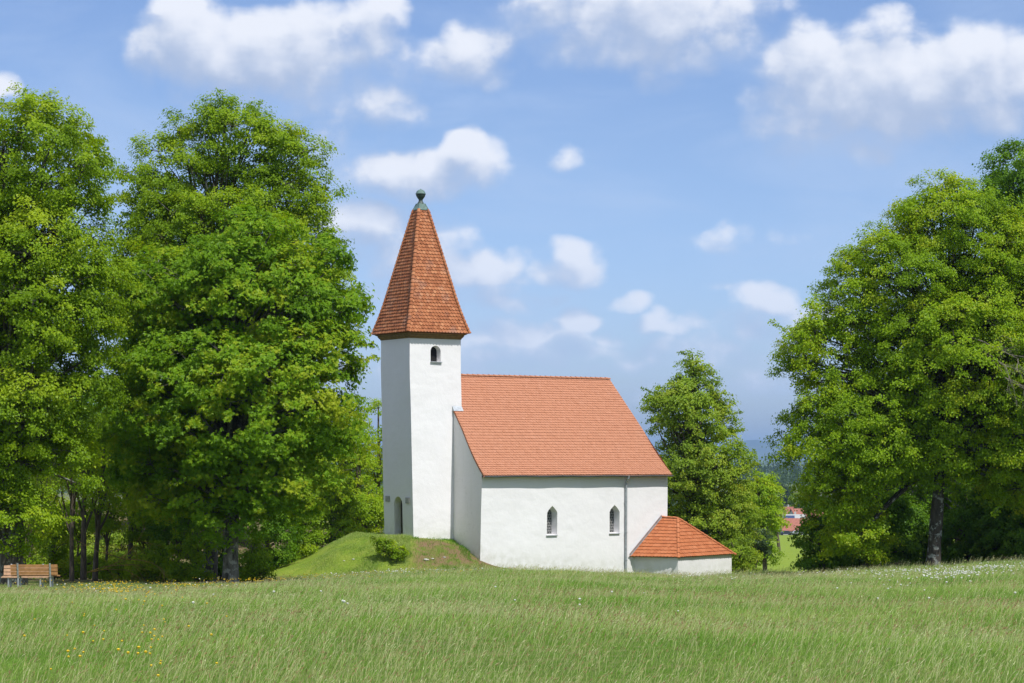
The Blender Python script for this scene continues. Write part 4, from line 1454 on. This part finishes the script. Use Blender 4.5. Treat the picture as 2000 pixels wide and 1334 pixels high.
# ------------------------------------------------------------------ grass
def meadow():
    rng = np.random.default_rng(3)
    # natural patches of different grasses
    def patch(X, Y, sc_, sd):
        r = np.random.default_rng(sd)
        z = np.zeros_like(X)
        for _ in range(7):
            a, f, p = r.uniform(0, 2 * math.pi), r.uniform(.4, 1.4) / sc_, r.uniform(0, 6.3)
            z += np.sin((X * math.cos(a) + Y * math.sin(a) * .6) * f * 2 * math.pi + p)
        return z / 7 * 1.6

    def blades(n, ulo, uhi, ylo, yhi, hfun, wid, powr=.5):
        u = rng.uniform(ulo, uhi, n)
        a, b = ylo ** powr, yhi ** powr
        Y = (a + (b - a) * rng.random(n)) ** (1 / powr)
        return u / .275 * (.248 * Y + 2.6), Y

    mats = leaf_mat('meadow_grass_blades', (.110, .250, .022), (.208, .365, .052), (.440, .505, .165), trans=.35, tcol=(1.15, 1.15, .6), gloss=.012)
    X, Y = blades(1120000, -.275, .275, 10.5, 127, None, None, .42)
    ey = (10.5 ** .6 + (127 ** .6 - 10.5 ** .6) * rng.random(260000)) ** (1 / .6)
    ex = np.sign(rng.random(260000) - .5) * (.248 * ey + 2.5 + rng.random(260000) * 10)
    X, Y = np.concatenate([X, ex]), np.concatenate([Y, ey])
    mx, my = rng.uniform(-17.5, -1.5, 160000), rng.uniform(112.5, 123, 160000)
    k_ = mound(mx, my) > .02
    X, Y = np.concatenate([X, mx[k_]]), np.concatenate([Y, my[k_]])
    m = mound(X, Y)
    inb = (np.abs(X + 17.4) < 4.5) & (np.abs(Y - 82.5) < 6)
    # keep the church footprint free
    rel = np.stack([X - C0[0], Y - C0[1]], 1)
    s_, d_ = rel @ U[:2], rel @ N_[:2]
    foot = ((s_ > 0) & (s_ < S0) & (d_ > 0)) | ((s_ > S0) & (s_ < S0 + LN) & (d_ > DN))
    shade = ((X < -12.5) & (Y > 107)) | ((X > 15.5) & (Y > 118))
    soil = (m > .1) & (X > -5.6) & (Y < 121)
    mown = (m > .03) & (X <= -5.6)
    keep = ~foot & (~shade | (rng.random(len(X)) < .35)) & (~soil | (rng.random(len(X)) < .12 + .5 * (patch(X, Y, 2.0, 8) > .35)))
    X, Y, m, soil, mown, inb = (v[keep] for v in (X, Y, m, soil, mown, inb))
    n = len(X)
    pt1, pt2 = patch(X, Y, 9, 1), patch(X, Y, 3.2, 2)
    h = (.195 + .05 * pt1 + .05 * pt2) * rng.uniform(.55, 1.4, n)
    h *= .36 + .52 * smooth(14, 62, Y)
    h = np.where(mown, (.07 + .16 * np.clip(pt2 - .15, 0, 1) + .10 * np.clip(patch(X, Y, 1.3, 12), 0, 1)) * rng.uniform(.4, 1.8, n), h)
    h = np.where(soil, (.10 + .08 * np.clip(pt2, 0, 1)) * rng.uniform(.5, 2.0, n), h)
    h = np.where(inb, h * .5, h)
    h *= 1 - .80 * smooth(-6, -13, X) * smooth(34, 58, Y)
    wd = .0030 * (Y / 14) ** .75 * rng.uniform(.7, 1.3, n)
    yaw = rng.uniform(0, math.pi, n)
    sd = np.stack([np.cos(yaw), np.sin(yaw), np.zeros(n)], 1)
    ln = np.stack([rng.normal(.42, .50, n), rng.normal(0, .48, n), np.zeros(n)], 1)
    root = np.stack([X, Y, gz(X, Y) - .02], 1)
    H = h[:, None]
    mid_ = root + ZV * H * .55 + ln * H * .25
    tip = root + ZV * H * (.98 - .18 * np.minimum(np.abs(ln).sum(1), 2))[:, None] + ln * H * .95
    wv = sd * wd[:, None]
    V = np.stack([root - wv * .5, root + wv * .5, mid_ + wv * .42, mid_ - wv * .42, tip], 1).reshape(-1, 3)
    b = np.arange(n) * 5
    Q = np.stack([b, b + 1, b + 2, b + 3], 1); T = np.stack([b + 3, b + 2, b + 4], 1)
    h *= 1 + smooth(92, 108, Y) * (.25 + .8 * np.clip(patch(X, Y, 2.2, 14), 0, 1)) * (~mown) * (X > -7)
    tint = np.clip(.40 + .24 * pt1 + .20 * pt2 + rng.normal(0, .27, n) + np.where(mown, .34, 0), 0, 1)
    o = add('grass', V, [Q, T], mats, tint=np.concatenate([tint, tint]))
    tag(o, 'long green meadow grass bending in the wind', 'grass', kind='stuff')

    # flowering stalks with seed heads
    hm = leaf_mat('grass_seed_heads', (.36, .19, .11), (.42, .44, .17), (.60, .63, .33), trans=.25, tcol=(1, 1, .9), gloss=.008)
    X, Y = blades(120000, -.275, .275, 11.0, 126, None, None, .45)
    m = mound(X, Y)
    rel = np.stack([X - C0[0], Y - C0[1]], 1)
    s_, d_ = rel @ U[:2], rel @ N_[:2]
    foot = (s_ > -.3) & (s_ < S0 + LN + .2) & (d_ > DN - .1)
    p3 = patch(X, Y, 6, 4)
    red = patch(X, Y, 7, 6) + .35 * (X / Y > .0) + 1.1 * np.exp(-((Y - 40) / 11) ** 2) * (X / Y > .0) - .5 * smooth(60, 80, Y) * (X > 0)
    keep = ~foot & (m < .04) & ~((X < -12.5) & (Y > 100)) & ~((X > 15.5) & (Y > 118)) & (rng.random(len(X)) < np.clip(.55 + .35 * p3, .12, 1))
    keep &= ~((np.abs(X + 17.4) < 4.5) & (np.abs(Y - 82.5) < 6))
    X, Y, red = X[keep], Y[keep], red[keep]
    n = len(X)
    h = rng.uniform(.13, .31, n) * (.48 + .50 * smooth(14, 62, Y)) * (1 + .5 * smooth(95, 110, Y) * (X > -7) * rng.random(n)) * (1 - .80 * smooth(-6, -13, X) * smooth(34, 58, Y))
    sc_ = (Y / 14) ** .45
    ln = np.stack([rng.normal(.34, .22, n), rng.normal(0, .2, n), np.zeros(n)], 1)
    root = np.stack([X, Y, gz(X, Y)], 1)
    top = root + ZV * h[:, None] + ln * h[:, None]
    hd = unit(ln * 1.9 + ZV * .8 + rng.normal(size=(n, 3)) * .12)
    hl, hr_ = rng.uniform(.026, .060, n) * sc_ ** .6, rng.uniform(.0017, .0034, n) * sc_
    e1 = unit(np.cross(hd, np.array([0., 1, 0]) + rng.normal(size=(n, 3)) * .1)); e2 = np.cross(hd, e1)
    c1 = top + hd * hl[:, None] * .45
    R_ = hr_[:, None]
    st = .0011 * sc_[:, None]
    V = np.stack([root - e1 * st, root + e1 * st, top + e1 * st, top - e1 * st, top, c1 + e1 * R_, c1 + e2 * R_, c1 - e1 * R_, c1 - e2 * R_, top + hd * hl[:, None]], 1).reshape(-1, 3)
    b = np.arange(n) * 10
    Q = np.stack([b, b + 1, b + 2, b + 3], 1)
    Ts = []
    for k in range(4):
        a1, a2 = 5 + k, 5 + (k + 1) % 4
        Ts += [np.stack([b + 4, b + a1, b + a2], 1), np.stack([b + 9, b + a2, b + a1], 1)]
    isred = rng.random(n) < np.clip(.30 + .25 * red, .03, .7)
    tint = np.clip(np.where(isred, rng.normal(.10, .14, n), rng.normal(.72, .24, n)), 0, 1)
    o = add('grass_seed_heads', V, [Q] + Ts, hm, tint=np.concatenate([np.clip(tint * .3 + .5, 0, 1)] + [tint] * 8))
    tag(o, 'pale and reddish seed heads of the meadow grasses', 'grass', kind='stuff')

    # buttercups and white meadow flowers: small many-petalled heads on the same meadow
    def flowers(name, label, pts, r, mat, lift):
        n = len(pts)
        X, Y = pts[:, 0], pts[:, 1]
        c = np.stack([X, Y, gz(X, Y) + lift * rng.uniform(.7, 1.15, n)], 1)
        rr = r * rng.uniform(.7, 1.3, n) * (Y / 80) ** .3
        th = np.arange(6) * math.pi / 3
        ringv = np.stack([np.cos(th), np.sin(th) * 1, np.full(6, .35)], 1)
        lowv = np.stack([.6 * np.cos(th + .5), .6 * np.sin(th + .5), np.full(6, -.55)], 1)
        loc = np.concatenate([[[0, 0, .75]], ringv, lowv, [[0, 0, -.8]]])
        V = (c[:, None] + loc[None] * rr[:, None, None]).reshape(-1, 3)
        b = np.arange(n) * 14
        Ts = []
        for k in range(6):
            k2 = (k + 1) % 6
            Ts += [np.stack([b, b + 1 + k, b + 1 + k2], 1), np.stack([b + 1 + k, b + 7 + k, b + 1 + k2], 1), np.stack([b + 1 + k2, b + 7 + k, b + 7 + k2], 1), np.stack([b + 13, b + 7 + k2, b + 7 + k], 1)]
        o = add(name, V, Ts, mat)
        tag(o, label, 'flowers', kind='stuff')

    def scatter(lst):
        P_ = []
        for (px0, px1, y0, y1, n) in lst:
            pxs = rng.normal((px0 + px1) / 2, (px1 - px0) / 4, n); ys = rng.uniform(y0, y1, n)
            P_.append(np.stack([(pxs - CX) / F * ys, ys], 1))
        return np.concatenate(P_)

    yel = plain_mat('buttercup_petals', (.72, .48, .02), .6, var=.15)
    wht = plain_mat('white_flower_heads', (.74, .73, .66), .8, var=.15)
    flowers('buttercups', 'yellow buttercups speckling the meadow', scatter([(120, 310, 47, 72, 210), (250, 470, 60, 84, 110), (300, 1000, 84, 104, 160), (60, 420, 15, 22, 34), (100, 420, 24, 45, 34), (480, 640, 101, 108, 40), (900, 1500, 88, 110, 40), (0, 160, 76, 86, 16), (380, 560, 88, 98, 60)]), .020, yel, .24)
    flowers('white_flowers', 'white dandelion clocks and umbels scattered in the meadow', np.concatenate([scatter([(100, 260, 48, 66, 12), (280, 500, 60, 80, 14), (560, 1000, 92, 106, 90), (940, 1100, 96, 108, 30), (1200, 1500, 80, 105, 36), (1650, 2000, 62, 92, 220), (1800, 1930, 60, 72, 90), (1880, 1990, 74, 84, 70), (1500, 2000, 80, 108, 110), (1500, 2000, 40, 60, 16), (250, 1400, 25, 50, 14)])]), .027, wht, .26)


meadow()

# a few pale stones on the bare bank under the tower
mstone = plain_mat('pale_fieldstone', (.46, .44, .40), .9, var=.3, scale=12)
rng = np.random.default_rng(21)
for k, (px, Y, r) in enumerate(((832, 116.9, .13), (845, 117.2, .08), (868, 117.6, .07), (690, 117.2, .06), (672, 117.4, .05))):
    x = (px - CX) / F * Y
    c = np.array([x, Y, float(gz(x, Y)) + r * .25])
    V, Q = [], []
    nu, nv = 10, 6
    for i in range(nv + 1):
        for j in range(nu):
            a, b = math.pi * i / nv, 2 * math.pi * j / nu
            d = np.array([math.sin(a) * math.cos(b) * 1.3, math.sin(a) * math.sin(b), math.cos(a) * .55])
            V.append(c + d * r * (1 + .25 * noise.noise(Vector(d * 1.7 + k * 5))))
    for i in range(nv):
        for j in range(nu): Q.append([i * nu + j, i * nu + (j + 1) % nu, (i + 1) * nu + (j + 1) % nu, (i + 1) * nu + j])
    o = add('field_stone', V, Q, mstone, smooth=True)
    tag(o, ('largest pale stone on the bare bank below the tower', 'pale stone right beside the largest one on the bare bank', 'small pale stone nearest the gable on the bare bank', 'small stone on the mown path up to the tower', 'smallest stone left on the mown path')[k], 'stone', 'stones on the bank')

# ------------------------------------------------------------------ air
hz, t, out = new_mat('haze')
pvn = t.n.new('ShaderNodeVolumePrincipled')
pvn.inputs['Color'].default_value = (.46, .68, 1.0, 1)
pvn.inputs['Density'].default_value = 6e-5
pvn.inputs['Anisotropy'].default_value = .2
t.l.new(pvn.outputs[0], out.inputs['Volume'])
x, y0, y1, z0, z1 = 56000, -2000, 65000, -70, 260
V = [(a, b, c) for c in (z0, z1) for b in (y0, y1) for a in (-x, x)]
o = add('haze', V, [[0, 2, 3, 1], [4, 5, 7, 6], [0, 1, 5, 4], [2, 6, 7, 3], [0, 4, 6, 2], [1, 3, 7, 5]], hz)
tag(o, 'pale summer haze over the plain', 'haze', kind='stuff')
